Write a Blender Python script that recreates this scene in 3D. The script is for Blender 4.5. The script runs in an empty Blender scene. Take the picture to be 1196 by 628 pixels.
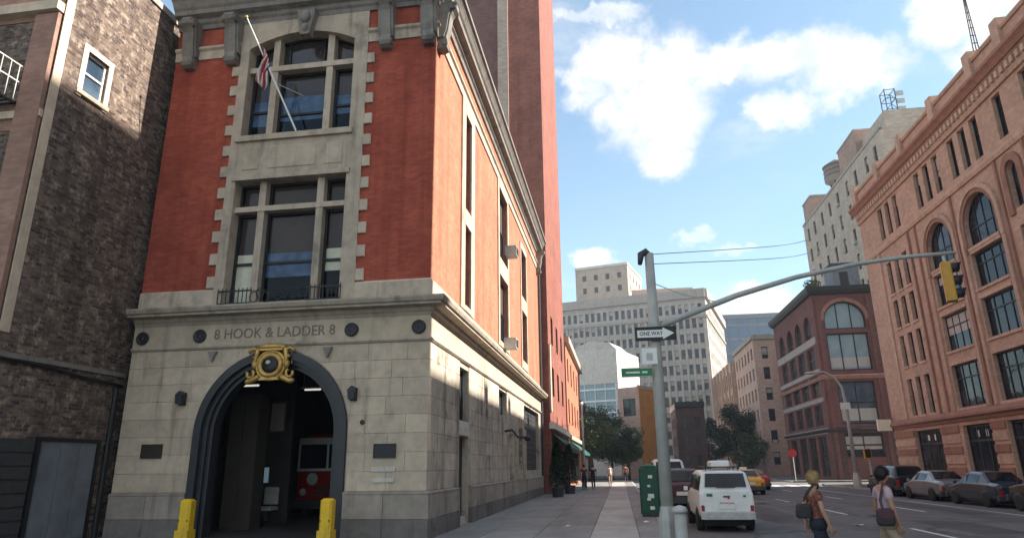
import bpy, bmesh, math, random
from mathutils import Vector, Matrix
random.seed(7)
SC = bpy.context.scene
COL = SC.collection
PI = math.pi

# ------------------------------------------------------------------ camera
cam = bpy.data.cameras.new('camera')
cam.sensor_width = 36.0
cam.lens = 780.56 * 36.0 / 1196.0
cam.clip_start = 0.1
cam.clip_end = 6000
cam_ob = bpy.data.objects.new('camera', cam)
COL.objects.link(cam_ob)
cr = Vector((0.98809173, 0.15342277, -0.01167011))
cu = Vector((0.05450414, -0.27807688, 0.95901123))
cf = Vector((-0.14388897, 0.94822714, 0.28312765))
m = Matrix((( cr.x, cu.x, -cf.x, 0), (cr.y, cu.y, -cf.y, 0), (cr.z, cu.z, -cf.z, 1.8), (0, 0, 0, 1)))
cam_ob.matrix_world = m
SC.camera = cam_ob

# ------------------------------------------------------------------ light and sky
SUN = Vector((1.0, 0.006, 0.77)).normalized()
SUN_EL = math.asin(SUN.z)
SUN_AZ = math.atan2(SUN.x, SUN.y)
SUN_STRENGTH = 4.5
SKY_STRENGTH = 0.10
EXPOSURE = 1.6
sl = bpy.data.lights.new('sun', 'SUN')
sl.energy = SUN_STRENGTH
sl.angle = math.radians(0.5)
sl.color = (1.0, 0.93, 0.82)
so = bpy.data.objects.new('sun', sl)
COL.objects.link(so)
so.rotation_euler = SUN.to_track_quat('Z', 'Y').to_euler()
so.location = (60, 60, 90)

SC.view_settings.view_transform = 'Standard'
SC.view_settings.look = 'None'
SC.view_settings.exposure = EXPOSURE
SC.view_settings.gamma = 1.0
SC.view_settings.use_curve_mapping = False

world = bpy.data.worlds.new('World')
SC.world = world
world.use_nodes = True
wn = world.node_tree
wn.nodes.clear()

class NT:
    """small helper to write node graphs as expressions"""
    def __init__(s, tree): s.t = tree; s.n = tree.nodes; s.l = tree.links
    def node(s, typ, **kw):
        nd = s.n.new(typ)
        for k, v in kw.items(): setattr(nd, k, v)
        return nd
    def put(s, sock, v):
        if isinstance(v, bpy.types.NodeSocket): s.l.new(v, sock)
        elif v is not None: sock.default_value = v
    def math(s, op, a, b=None, c=None, clamp=False):
        nd = s.node('ShaderNodeMath', operation=op); nd.use_clamp = clamp
        s.put(nd.inputs[0], a)
        if b is not None: s.put(nd.inputs[1], b)
        if c is not None: s.put(nd.inputs[2], c)
        return nd.outputs[0]
    def vmath(s, op, a, b=None):
        nd = s.node('ShaderNodeVectorMath', operation=op)
        s.put(nd.inputs[0], a)
        if b is not None: s.put(nd.inputs[1], b)
        return nd.outputs['Value'] if op in ('LENGTH', 'DOT_PRODUCT', 'DISTANCE') else nd.outputs[0]
    def sep(s, v):
        nd = s.node('ShaderNodeSeparateXYZ'); s.put(nd.inputs[0], v); return nd.outputs
    def comb(s, x, y, z=0.0):
        nd = s.node('ShaderNodeCombineXYZ')
        s.put(nd.inputs[0], x); s.put(nd.inputs[1], y); s.put(nd.inputs[2], z); return nd.outputs[0]
    def noise(s, vec, scale, detail=4, rough=0.55, dist=0.0):
        nd = s.node('ShaderNodeTexNoise')
        s.put(nd.inputs['Vector'], vec)
        nd.inputs['Scale'].default_value = scale; nd.inputs['Detail'].default_value = detail
        nd.inputs['Roughness'].default_value = rough; nd.inputs['Distortion'].default_value = dist
        return nd.outputs
    def ramp(s, fac, lo, hi, a=0.0, b=1.0, smooth=True):
        nd = s.node('ShaderNodeMapRange'); nd.interpolation_type = 'SMOOTHSTEP' if smooth else 'LINEAR'
        s.put(nd.inputs[0], fac); nd.inputs[1].default_value = lo; nd.inputs[2].default_value = hi
        nd.inputs[3].default_value = a; nd.inputs[4].default_value = b
        return nd.outputs[0]
    def mix(s, fac, a, b, mode='MIX'):
        nd = s.node('ShaderNodeMix', data_type='RGBA', blend_type=mode)
        s.put(nd.inputs[0], fac)
        for i, v in ((6, a), (7, b)):
            if isinstance(v, (tuple, list)) and len(v) == 3: v = (*v, 1.0)
            s.put(nd.inputs[i], v)
        return nd.outputs[2]

w = NT(wn)
sky = w.node('ShaderNodeTexSky')
sky.sky_type = 'NISHITA'
sky.sun_disc = False
sky.sun_elevation = SUN_EL
sky.sun_rotation = SUN_AZ
sky.air_density = 1.0
sky.dust_density = 0.5
sky.ozone_density = 1.6
tc = w.node('ShaderNodeTexCoord')
D = tc.outputs['Generated']
dx, dy, dz = w.sep(D)
az = w.math('ARCTAN2', dx, dy)
el = w.math('ARCSINE', dz)
n1 = w.noise(D, 9.0, 7, 0.62)[1]
n1s = w.vmath('SUBTRACT', n1, (0.5, 0.5, 0.5))
wx, wy, wz = w.sep(n1s)
n2 = w.noise(D, 34.0, 5, 0.6)[1]
ux, uy, uz = w.sep(w.vmath('SUBTRACT', n2, (0.5, 0.5, 0.5)))
azw = w.math('ADD', w.math('ADD', az, w.math('MULTIPLY', wx, 0.16)), w.math('MULTIPLY', ux, 0.045))
elw = w.math('ADD', w.math('ADD', el, w.math('MULTIPLY', wy, 0.10)), w.math('MULTIPLY', uy, 0.035))
# cumulus banks: azimuth, elevation, half width, half height, weight
BANKS = [(0.031, 0.581, 0.071, 0.048, 1), (0.088, 0.500, 0.080, 0.063, 1), (0.127, 0.552, 0.078, 0.054, 1),
         (0.092, 0.448, 0.053, 0.036, 1), (-0.010, 0.549, 0.045, 0.040, .9), (0.233, 0.553, 0.080, 0.032, .95),
         (0.313, 0.545, 0.085, 0.036, 1), (0.39, 0.515, 0.065, 0.040, 1), (0.284, 0.473, 0.057, 0.026, .9),
         (0.372, 0.487, 0.045, 0.026, .85), (0.507, 0.540, 0.046, 0.045, 1), (0.525, 0.488, 0.04, 0.03, 1),
         (0.59, 0.535, 0.06, 0.035, .9), (-0.008, 0.645, 0.081, 0.016, .7), (-0.028, 0.297, 0.038, 0.020, .9),
         (0.204, 0.215, 0.075, 0.028, .95), (0.142, 0.32, 0.025, 0.010, .5), (0.19, 0.30, 0.03, 0.008, .4),
         (0.75, 0.42, 0.16, 0.06, .9), (1.0, 0.6, 0.2, 0.08, .9), (-0.35, 0.62, 0.14, 0.05, .9), (-0.7, 0.45, 0.2, 0.07, .9),
         (-1.3, 0.5, 0.2, 0.09, .9), (1.5, 0.4, 0.22, 0.08, .9), (2.1, 0.55, 0.22, 0.1, .9), (2.8, 0.45, 0.25, 0.09, .9),
         (-2.0, 0.6, 0.25, 0.1, .9), (-2.6, 0.35, 0.22, 0.08, .9), (0.2, 0.95, 0.3, 0.08, .8), (-1.0, 0.9, 0.3, 0.1, .8), (1.8, 0.95, 0.3, 0.1, .8),
         (3.0, 0.85, 0.4, 0.12, .9), (-2.9, 0.65, 0.25, 0.1, .9), (2.5, 0.25, 0.25, 0.07, .9), (-2.2, 0.25, 0.3, 0.07, .9), (-3.0, 0.2, 0.2, 0.05, .9), (3.1, 0.5, 0.2, 0.08, .9), (-2.3, 0.95, 0.3, 0.1, .8), (2.5, 0.8, 0.25, 0.1, .9)]
cloud = None
under = None
for i_b, (a0, e0, ra, re, wt) in enumerate(BANKS):
    if i_b > 18: ra, re = ra * 1.35, re * 1.5  # banks out of view, added and widened to raise the ambient light
    p = w.math('MULTIPLY', w.math('SUBTRACT', azw, a0), 1.0 / ra)
    q = w.math('MULTIPLY', w.math('SUBTRACT', elw, e0), 1.0 / re)
    r = w.math('SQRT', w.math('ADD', w.math('MULTIPLY', p, p), w.math('MULTIPLY', q, q)))
    b = w.ramp(r, 0.55, 1.35, wt, 0.0)
    cloud = b if cloud is None else w.math('MAXIMUM', cloud, b)
thin = w.ramp(w.noise(w.vmath('MULTIPLY', D, (1.0, 1.0, 2.6)), 4.0, 6, 0.6)[0], 0.50, 0.78, 0.0, 0.38)
fine = w.ramp(n2_f := w.noise(D, 22.0, 6, 0.62)[0], 0.27, 0.47, 0.60, 1.0)
cl = w.math('MAXIMUM', w.math('MULTIPLY', cloud, fine, clamp=True), thin)
shade = w.ramp(w.noise(D, 13.0, 6, 0.6)[0], 0.34, 0.56, 0.0, 1.0)
ccol = w.mix(shade, (2.9, 3.2, 3.45), (4.1, 4.05, 3.95))
hor = w.ramp(dz, 0.0, 0.5, 0.16, 0.06)
skyt = w.mix(1.0, sky.outputs[0], (0.92, 0.99, 0.89), 'MULTIPLY')
skyc = w.mix(hor, skyt, (3.0, 3.35, 3.7))
out = w.mix(cl, skyc, ccol)
bg = w.node('ShaderNodeBackground')
wn.links.new(out, bg.inputs['Color'])
bg.inputs['Strength'].default_value = SKY_STRENGTH
wo = w.node('ShaderNodeOutputWorld')
wn.links.new(bg.outputs[0], wo.inputs['Surface'])

SC.cycles.max_bounces = 6
SC.cycles.diffuse_bounces = 3
SC.cycles.glossy_bounces = 3
SC.cycles.transparent_max_bounces = 8
SC.cycles.caustics_reflective = False
SC.cycles.caustics_refractive = False
SC.cycles.use_denoising = True

# ------------------------------------------------------------------ materials
def newmat(name):
    mt = bpy.data.materials.new(name); mt.use_nodes = True
    t = mt.node_tree; t.nodes.clear()
    k = NT(t)
    bs = k.node('ShaderNodeBsdfPrincipled'); o = k.node('ShaderNodeOutputMaterial')
    t.links.new(bs.outputs[0], o.inputs[0])
    return mt, k, bs

def rgb(c): return (c[0], c[1], c[2], 1.0)

def wallvec(k):
    g = k.node('ShaderNodeNewGeometry')
    px, py, pz = k.sep(g.outputs['Position'])
    nx, ny, nz = k.sep(g.outputs['True Normal'])
    f = k.math('GREATER_THAN', k.math('ABSOLUTE', nx), 0.7)
    u = k.math('ADD', k.math('MULTIPLY', py, f), k.math('MULTIPLY', px, k.math('SUBTRACT', 1.0, f)))
    return g.outputs['Position'], k.comb(u, pz, 0.0)

def set_bump(k, bs, h, strength, dist=0.02):
    b = k.node('ShaderNodeBump'); b.inputs['Strength'].default_value = strength; b.inputs['Distance'].default_value = dist
    k.put(b.inputs['Height'], h); k.l.new(b.outputs[0], bs.inputs['Normal'])

def brick_mat(name, c1, c2, mortar, stain=0.35, bw=0.22, bh=0.075, msz=0.008, patch=None, rough=0.9, streak=0.0, patchscale=0.7, patchfreq=1.3):
    mt, k, bs = newmat(name)
    pos, v = wallvec(k)
    bt = k.node('ShaderNodeTexBrick')
    k.put(bt.inputs['Vector'], v)
    bt.inputs['Scale'].default_value = 1.0
    bt.inputs['Brick Width'].default_value = bw; bt.inputs['Row Height'].default_value = bh
    bt.inputs['Mortar Size'].default_value = msz; bt.inputs['Mortar Smooth'].default_value = 0.3
    bt.inputs['Color1'].default_value = rgb(c1); bt.inputs['Color2'].default_value = rgb(c2); bt.inputs['Mortar'].default_value = rgb(mortar)
    col = bt.outputs['Color']
    # coarse tone of single bricks that survives at a distance
    sx, sy, sz = k.sep(v)
    cell = k.node('ShaderNodeTexWhiteNoise', noise_dimensions='2D')
    k.put(cell.inputs['Vector'], k.comb(k.math('FLOOR', k.math('MULTIPLY', sx, 1 / (bw * 1.2))), k.math('FLOOR', k.math('MULTIPLY', sy, 1 / (bh * 1.5)))))
    cv = k.ramp(cell.outputs['Value'], 0, 1, 0.90, 1.10, False)
    col = k.mix(1.0, col, k.comb(cv, cv, cv), 'MULTIPLY')
    n = k.noise(pos, patchscale, 6, 0.65)[0]
    col = k.mix(k.ramp(n, 0.35, 0.7, 0.0, stain), col, tuple(x * 0.45 for x in c1))
    if patch:
        n2 = k.noise(k.vmath('ADD', pos, (7.3, 1.1, 4.4)), patchfreq, 7, 0.7)[0]
        col = k.mix(k.ramp(n2, 0.50, 0.68, 0.0, 0.7), col, patch)
    if streak:
        n3 = k.noise(k.vmath('MULTIPLY', pos, (2.2, 2.2, 0.10)), 1.0, 5, 0.6)[0]
        col = k.mix(k.ramp(n3, 0.42, 0.72, 0.0, streak), col, tuple(x * 0.4 for x in c1))
    k.l.new(col, bs.inputs['Base Color'])
    bs.inputs['Roughness'].default_value = rough
    bs.inputs['Specular IOR Level'].default_value = 0.25
    set_bump(k, bs, k.math('ADD', k.math('SUBTRACT', 1.0, bt.outputs['Fac']), k.math('MULTIPLY', k.noise(pos, 30, 3)[0], 0.6)), 0.5, 0.012)
    return mt

def stone_mat(name, c, dark=0.4, streak=0.5, scale=1.0, rough=0.85, vary=0.10, grime_shade=(0.05, 0.045, 0.04)):
    mt, k, bs = newmat(name)
    g = k.node('ShaderNodeNewGeometry'); pos = g.outputs['Position']
    oi = k.node('ShaderNodeObjectInfo')
    rv = k.ramp(oi.outputs['Random'], 0, 1, 1 - vary, 1 + vary, False)
    n = k.noise(pos, 2.5 * scale, 7, 0.65)[0]
    col = k.mix(k.ramp(n, 0.3, 0.7), tuple(x * 0.84 for x in c), tuple(min(1, x * 1.1) for x in c))
    col = k.mix(1.0, col, k.comb(rv, rv, k.math('MULTIPLY', rv, 0.99)), 'MULTIPLY')
    n3 = k.noise(k.vmath('MULTIPLY', pos, (2.6, 2.6, 0.22)), scale, 6, 0.68)[0]
    col = k.mix(k.ramp(n3, 0.50, 0.74, 0.0, streak), col, grime_shade)
    n4 = k.noise(k.vmath('ADD', pos, (3.1, 9.2, 5.0)), 0.9 * scale, 6, 0.7)[0]
    col = k.mix(k.ramp(n4, 0.52, 0.72, 0.0, dark), col, grime_shade)
    k.l.new(col, bs.inputs['Base Color'])
    bs.inputs['Roughness'].default_value = rough
    bs.inputs['Specular IOR Level'].default_value = 0.25
    set_bump(k, bs, k.noise(pos, 18 * scale, 5, 0.65)[0], 0.35, 0.02)
    return mt

def plain_mat(name, c, rough=0.6, metal=0.0, vary=0.12, bump=0.1, scale=6.0, spec=0.4, coat=0.0, dirt=None, dirtamt=0.4):
    mt, k, bs = newmat(name)
    t = k.node('ShaderNodeTexCoord'); pos = t.outputs['Object']
    n = k.noise(pos, scale, 5, 0.6)[0]
    col = k.mix(k.ramp(n, 0.3, 0.7), tuple(x * (1 - vary) for x in c), tuple(min(1, x * (1 + vary)) for x in c))
    if dirt:
        n2 = k.noise(k.vmath('MULTIPLY', pos, (1, 1, 0.4)), scale * 0.5, 6, 0.7)[0]
        col = k.mix(k.ramp(n2, 0.48, 0.75, 0.0, dirtamt), col, dirt)
    k.l.new(col, bs.inputs['Base Color'])
    bs.inputs['Roughness'].default_value = rough; bs.inputs['Metallic'].default_value = metal
    bs.inputs['Specular IOR Level'].default_value = spec
    if coat:
        bs.inputs['Coat Weight'].default_value = coat; bs.inputs['Coat Roughness'].default_value = 0.08
    if bump: set_bump(k, bs, k.noise(pos, scale * 6, 4, 0.6)[0], bump, 0.01)
    return mt

def glass_dark(name, c=(0.012, 0.015, 0.02), c2=(0.05, 0.06, 0.075), rough=0.06, spec=0.5, wav=0.06):
    mt, k, bs = newmat(name)
    g = k.node('ShaderNodeNewGeometry')
    oi = k.node('ShaderNodeObjectInfo')
    n = k.noise(g.outputs['Position'], 0.8, 3)[0]
    f = k.math('MULTIPLY', k.ramp(oi.outputs['Random'], 0, 1, 0, 1, False), k.ramp(n, 0.35, 0.65))
    k.l.new(k.mix(f, c, c2), bs.inputs['Base Color'])
    bs.inputs['Roughness'].default_value = rough; bs.inputs['Specular IOR Level'].default_value = spec
    set_bump(k, bs, k.noise(g.outputs['Position'], 1.2, 2)[0], wav, 0.15)
    return mt

def glass_clear(name, gloss=0.0):
    mt = bpy.data.materials.new(name); mt.use_nodes = True
    t = mt.node_tree; t.nodes.clear(); k = NT(t)
    tr = k.node('ShaderNodeBsdfTransparent'); tr.inputs[0].default_value = (0.92, 0.94, 0.94, 1)
    gl = k.node('ShaderNodeBsdfGlossy'); gl.inputs['Roughness'].default_value = 0.03; gl.inputs[0].default_value = (0.85, 0.9, 1, 1)
    g = k.node('ShaderNodeNewGeometry')
    b = k.node('ShaderNodeBump'); b.inputs['Strength'].default_value = 0.08; b.inputs['Distance'].default_value = 0.1
    k.put(b.inputs['Height'], k.noise(g.outputs['Position'], 1.0, 2)[0]); k.l.new(b.outputs[0], gl.inputs['Normal'])
    fr = k.node('ShaderNodeFresnel'); fr.inputs[0].default_value = 1.4
    mx = k.node('ShaderNodeMixShader'); k.put(mx.inputs[0], k.math('MULTIPLY_ADD', fr.outputs[0], 0.35, gloss, clamp=True))
    k.l.new(tr.outputs[0], mx.inputs[1]); k.l.new(gl.outputs[0], mx.inputs[2])
    o = k.node('ShaderNodeOutputMaterial'); k.l.new(mx.outputs[0], o.inputs[0])
    return mt

def glow_mat(name, c, s):
    mt, k, bs = newmat(name)
    bs.inputs['Base Color'].default_value = rgb(c)
    bs.inputs['Emission Color'].default_value = rgb(c); bs.inputs['Emission Strength'].default_value = s
    return mt

def leaf_mat(name, c1, c2):
    mt, k, bs = newmat(name)
    g = k.node('ShaderNodeNewGeometry')
    n = k.noise(g.outputs['Position'], 1.1, 4)[0]
    f = k.math('ADD', k.math('MULTIPLY', k.ramp(n, 0.35, 0.65), 0.6), k.math('MULTIPLY', g.outputs['Random Per Island'], 0.4))
    k.l.new(k.mix(f, c1, c2), bs.inputs['Base Color'])
    bs.inputs['Roughness'].default_value = 0.55
    bs.inputs['Specular IOR Level'].default_value = 0.3
    return mt

M = {}
M['red_brick'] = brick_mat('red_brick', (0.37, 0.066, 0.040), (0.46, 0.10, 0.056), (0.30, 0.10, 0.075), stain=0.38, streak=0.45, patch=(0.45, 0.11, 0.06), msz=.012)
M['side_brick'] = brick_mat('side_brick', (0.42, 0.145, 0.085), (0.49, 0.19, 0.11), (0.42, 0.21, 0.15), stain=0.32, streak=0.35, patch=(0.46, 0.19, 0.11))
M['tower_brick'] = brick_mat('tower_brick', (0.27, 0.095, 0.07), (0.32, 0.12, 0.09), (0.27, 0.13, 0.1), stain=0.5, streak=0.4, bw=0.3, bh=0.1)
M['purple_brick'] = brick_mat('purple_brick', (0.17, 0.085, 0.075), (0.22, 0.11, 0.095), (0.18, 0.12, 0.11), stain=0.4, bw=0.3, bh=0.1)
M['pale_brick'] = brick_mat('pale_brick', (0.42, 0.33, 0.27), (0.5, 0.40, 0.33), (0.4, 0.35, 0.3), stain=0.3, bw=0.3, bh=0.1)
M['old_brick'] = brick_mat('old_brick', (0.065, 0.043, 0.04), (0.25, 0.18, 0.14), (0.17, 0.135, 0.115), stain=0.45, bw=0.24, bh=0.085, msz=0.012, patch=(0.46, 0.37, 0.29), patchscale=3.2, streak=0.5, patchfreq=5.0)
M['front_brick'] = brick_mat('front_brick', (0.30, 0.17, 0.13), (0.36, 0.21, 0.16), (0.32, 0.2, 0.16), stain=0.4)
M['orange_brick'] = brick_mat('orange_brick', (0.47, 0.305, 0.222), (0.54, 0.36, 0.268), (0.48, 0.34, 0.28), stain=0.3, bw=0.3, bh=0.1)
M['maroon_brick'] = brick_mat('maroon_brick', (0.16, 0.068, 0.06), (0.20, 0.088, 0.075), (0.17, 0.1, 0.09), stain=0.35, bw=0.3, bh=0.1)
M['beige_brick'] = brick_mat('beige_brick', (0.46, 0.385, 0.31), (0.52, 0.44, 0.36), (0.48, 0.41, 0.35), stain=0.35, bw=0.5, bh=0.16)
M['rust_brick'] = brick_mat('rust_brick', (0.36, 0.24, 0.19), (0.42, 0.285, 0.22), (0.38, 0.28, 0.23), stain=0.35, bw=0.5, bh=0.16)
M['pink_brick'] = brick_mat('pink_brick', (0.55, 0.37, 0.30), (0.62, 0.43, 0.35), (0.44, 0.31, 0.26), stain=0.3, bw=0.4, bh=0.14)
M['grey_brick'] = brick_mat('grey_brick', (0.42, 0.38, 0.34), (0.47, 0.43, 0.39), (0.35, 0.32, 0.3), stain=0.3, bw=0.6, bh=0.2)
M['orange_paint'] = brick_mat('orange_paint', (0.55, 0.22, 0.05), (0.6, 0.26, 0.07), (0.5, 0.22, 0.07), stain=0.3)
M['dark_brick'] = brick_mat('dark_brick', (0.10, 0.06, 0.055), (0.13, 0.08, 0.07), (0.11, 0.08, 0.075), stain=0.35, bw=0.4, bh=0.14)
M['limestone'] = stone_mat('limestone', (0.50, 0.415, 0.33), dark=0.40, streak=0.45)
M['base_stone'] = stone_mat('base_stone', (0.52, 0.425, 0.33), dark=0.34, streak=0.40, vary=0.10)
M['side_stone'] = stone_mat('side_stone', (0.48, 0.41, 0.335), dark=0.85, streak=0.85, vary=0.14)  # strong dark patches imitate patchy shadow as well as soot and streaks
M['plinth_stone'] = stone_mat('plinth_stone', (0.34, 0.29, 0.25), dark=0.6, streak=0.5, vary=0.15)
M['low_plinth'] = stone_mat('low_plinth', (0.17, 0.15, 0.14), dark=0.7, streak=0.6, vary=0.2)
M['cornice_stone'] = stone_mat('cornice_stone', (0.44, 0.37, 0.30), dark=0.5, streak=0.55)
M['dark_cornice'] = stone_mat('dark_cornice', (0.24, 0.22, 0.20), dark=0.6, streak=0.5)
M['red_sandstone'] = stone_mat('red_sandstone', (0.32, 0.17, 0.125), dark=0.3, streak=0.3)
M['orange_stone'] = stone_mat('orange_stone', (0.51, 0.35, 0.262), dark=0.25, streak=0.3)
M['cream_paint'] = stone_mat('cream_paint', (0.62, 0.50, 0.38), dark=0.15, streak=0.2)
M['white_stone'] = stone_mat('white_stone', (0.62, 0.58, 0.52), dark=0.15, streak=0.25)
M['pale_band'] = stone_mat('pale_band', (0.36, 0.32, 0.29), dark=0.25, streak=0.3)
M['iron'] = plain_mat('iron', (0.022, 0.023, 0.027), 0.5, 0.0, bump=0.15)
M['arch_iron'] = plain_mat('arch_iron', (0.030, 0.032, 0.038), 0.42, 0.0, bump=0.1)
M['gold'] = plain_mat('gold', (0.50, 0.31, 0.09), 0.42, 0.5, bump=0.2, vary=0.25)
M['sash'] = plain_mat('sash', (0.016, 0.016, 0.018), 0.5)
M['glass'] = glass_dark('glass', spec=0.3)
M['glass_far'] = glass_dark('glass_far', (0.02, 0.022, 0.028), (0.09, 0.10, 0.11), rough=0.12, spec=0.35)
M['glass_sky'] = glass_dark('glass_sky', (0.03, 0.05, 0.08), (0.08, 0.12, 0.17), rough=0.05, spec=0.9)
M['glass_clear'] = glass_clear('glass_clear')
M['blind'] = plain_mat('blind', (0.07, 0.045, 0.038), 0.8, bump=0)
M['blue_drape'] = plain_mat('blue_drape', (0.08, 0.14, 0.26), 0.7, vary=0.3, scale=3, bump=0)  # blue of the sky's reflection, painted on panels behind the panes
M['cream_board'] = plain_mat('cream_board', (0.88, 0.80, 0.62), 0.7, vary=0.06, bump=0)
M['pale_blind'] = plain_mat('pale_blind', (0.42, 0.40, 0.37), 0.8, bump=0)
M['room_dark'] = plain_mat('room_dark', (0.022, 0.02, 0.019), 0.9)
M['asphalt'] = None
M['yellow_paint'] = plain_mat('yellow_paint', (0.80, 0.50, 0.025), 0.45, vary=0.08, dirt=(0.12, 0.09, 0.05), dirtamt=0.5, scale=4)
M['steel'] = plain_mat('steel', (0.42, 0.425, 0.40), 0.6, 0.1, vary=0.1, dirt=(0.16, 0.16, 0.15), dirtamt=0.4, scale=3)
M['dark_steel'] = plain_mat('dark_steel', (0.06, 0.062, 0.066), 0.5, 0.3)
M['green_box'] = plain_mat('green_box', (0.012, 0.075, 0.045), 0.5, vary=0.15, dirt=(0.03, 0.04, 0.03))
M['green_sign'] = plain_mat('green_sign', (0.02, 0.18, 0.06), 0.4, vary=0.05, bump=0)
M['black_paint'] = plain_mat('black_paint', (0.012, 0.012, 0.013), 0.45, bump=0.05)
M['white_paint'] = plain_mat('white_paint', (0.78, 0.78, 0.75), 0.4, vary=0.04, bump=0.03)
M['sticker'] = plain_mat('sticker', (0.7, 0.72, 0.68), 0.5, vary=0.1, bump=0)
M['red_paint'] = plain_mat('red_paint', (0.42, 0.02, 0.018), 0.3, coat=0.4, vary=0.06, bump=0.02)
M['red_sign'] = plain_mat('red_sign', (0.5, 0.03, 0.03), 0.4, vary=0.05, bump=0)
M['signal_yellow'] = plain_mat('signal_yellow', (0.50, 0.26, 0.03), 0.4, vary=0.1, dirt=(0.2, 0.12, 0.04))
M['flag_red'] = plain_mat('flag_red', (0.48, 0.045, 0.05), 0.8, vary=0.1)
M['flag_white'] = plain_mat('flag_white', (0.75, 0.72, 0.68), 0.8, vary=0.05)
M['flag_blue'] = plain_mat('flag_blue', (0.03, 0.04, 0.16), 0.8)
M['letter_grey'] = plain_mat('letter_grey', (0.19, 0.155, 0.13), 0.6)
M['bronze'] = plain_mat('bronze', (0.055, 0.042, 0.034), 0.45, 0.4)
M['panel_blue'] = plain_mat('panel_blue', (0.15, 0.165, 0.19), 0.6, vary=0.15, scale=2, dirt=(0.03, 0.03, 0.035))
M['rubber'] = plain_mat('rubber', (0.018, 0.018, 0.018), 0.8)
M['chrome'] = plain_mat('chrome', (0.55, 0.55, 0.55), 0.25, 0.9, vary=0.05, bump=0)
M['car_glass'] = glass_dark('car_glass', (0.008, 0.010, 0.012), (0.02, 0.023, 0.027), rough=0.05, spec=0.35, wav=0.02)
M['tail_red'] = plain_mat('tail_red', (0.35, 0.015, 0.012), 0.2, coat=0.5, bump=0)
M['lamp_white'] = plain_mat('lamp_white', (0.75, 0.75, 0.72), 0.15, coat=0.5, bump=0)
M['awning_green'] = plain_mat('awning_green', (0.012, 0.085, 0.065), 0.8, vary=0.15)
M['wood'] = plain_mat('wood', (0.16, 0.10, 0.06), 0.7, vary=0.3, scale=3)
M['bark'] = plain_mat('bark', (0.075, 0.055, 0.042), 0.9, vary=0.3, bump=0.5)
M['leaf'] = leaf_mat('leaf', (0.020, 0.042, 0.012), (0.065, 0.105, 0.030))
M['leaf_light'] = leaf_mat('leaf_light', (0.05, 0.085, 0.02), (0.13, 0.17, 0.05))
M['leaf_dark'] = leaf_mat('leaf_dark', (0.010, 0.024, 0.010), (0.032, 0.06, 0.022))
M['skin'] = plain_mat('skin', (0.46, 0.26, 0.18), 0.5, vary=0.05, bump=0.02)
M['skin_tan'] = plain_mat('skin_tan', (0.40, 0.21, 0.14), 0.5, vary=0.05, bump=0.02)
M['tank'] = plain_mat('tank', (0.34, 0.31, 0.28), 0.8, vary=0.15)
M['blue_glass'] = glass_dark('blue_glass', (0.05, 0.10, 0.17), (0.10, 0.17, 0.26), rough=0.1, spec=0.6)
M['teal_glass'] = glass_dark('teal_glass', (0.22, 0.32, 0.36), (0.35, 0.44, 0.47), rough=0.15, spec=0.5)
M['lamp_glow'] = glow_mat('lamp_glow', (1.0, 0.95, 0.85), 0.22)
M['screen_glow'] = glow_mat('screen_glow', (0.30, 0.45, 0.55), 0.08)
M['plastic_grey'] = plain_mat('plastic_grey', (0.45, 0.45, 0.43), 0.6)
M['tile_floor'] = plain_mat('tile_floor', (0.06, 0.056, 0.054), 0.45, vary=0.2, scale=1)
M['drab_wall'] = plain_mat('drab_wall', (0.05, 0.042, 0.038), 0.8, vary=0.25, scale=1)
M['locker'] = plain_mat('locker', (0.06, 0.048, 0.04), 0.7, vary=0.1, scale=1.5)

def ground_mat(name, c, c2, scale, rough=0.9, crack=0.0, patch=None, bump=0.4, vary=0.0):
    mt, k, bs = newmat(name)
    g = k.node('ShaderNodeNewGeometry'); pos = g.outputs['Position']
    n = k.noise(pos, scale, 8, 0.7)[0]
    col = k.mix(k.ramp(n, 0.3, 0.7), c, c2)
    n2 = k.noise(k.vmath('MULTIPLY', pos, (1.0, 0.18, 1.0)), 0.7, 6, 0.65)[0]
    col = k.mix(k.ramp(n2, 0.45, 0.7, 0.0, 0.55), col, patch or tuple(x * 0.6 for x in c))
    if vary:
        oi = k.node('ShaderNodeObjectInfo'); rv = k.ramp(oi.outputs['Random'], 0, 1, 1 - vary, 1 + vary, False)
        col = k.mix(1.0, col, k.comb(rv, rv, rv), 'MULTIPLY')
    vz = k.node('ShaderNodeTexVoronoi', feature='DISTANCE_TO_EDGE'); vz.inputs['Scale'].default_value = 0.22
    k.put(vz.inputs['Vector'], k.vmath('ADD', pos, k.vmath('MULTIPLY', k.noise(pos, 1.2, 4)[1], (1.2, 1.2, 0))))
    if crack:
        col = k.mix(k.ramp(vz.outputs['Distance'], 0.004, 0.02, crack, 0.0), col, tuple(x * 0.3 for x in c))
    sp = k.noise(pos, 45, 3, 0.7)[0]
    col = k.mix(k.ramp(sp, 0.62, 0.75, 0.0, 0.35), col, tuple(min(1, x * 2.2) for x in c2))
    k.l.new(col, bs.inputs['Base Color'])
    bs.inputs['Roughness'].default_value = rough
    bs.inputs['Specular IOR Level'].default_value = 0.25
    set_bump(k, bs, k.noise(pos, 40, 4, 0.7)[0], bump, 0.01)
    return mt
M['asphalt'] = ground_mat('asphalt', (0.125, 0.122, 0.119), (0.17, 0.166, 0.162), 0.6, crack=0.6)
M['walk_dark'] = ground_mat('walk_dark', (0.225, 0.215, 0.204), (0.285, 0.274, 0.262), 0.9, vary=0.10)
M['walk_light'] = ground_mat('walk_light', (0.36, 0.34, 0.31), (0.43, 0.41, 0.38), 1.2, vary=0.09)
M['walk_base'] = ground_mat('walk_base', (0.11, 0.108, 0.107), (0.14, 0.138, 0.136), 0.8)
M['kerb'] = ground_mat('kerb', (0.34, 0.33, 0.31), (0.42, 0.41, 0.39), 1.5, vary=0.08)
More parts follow.
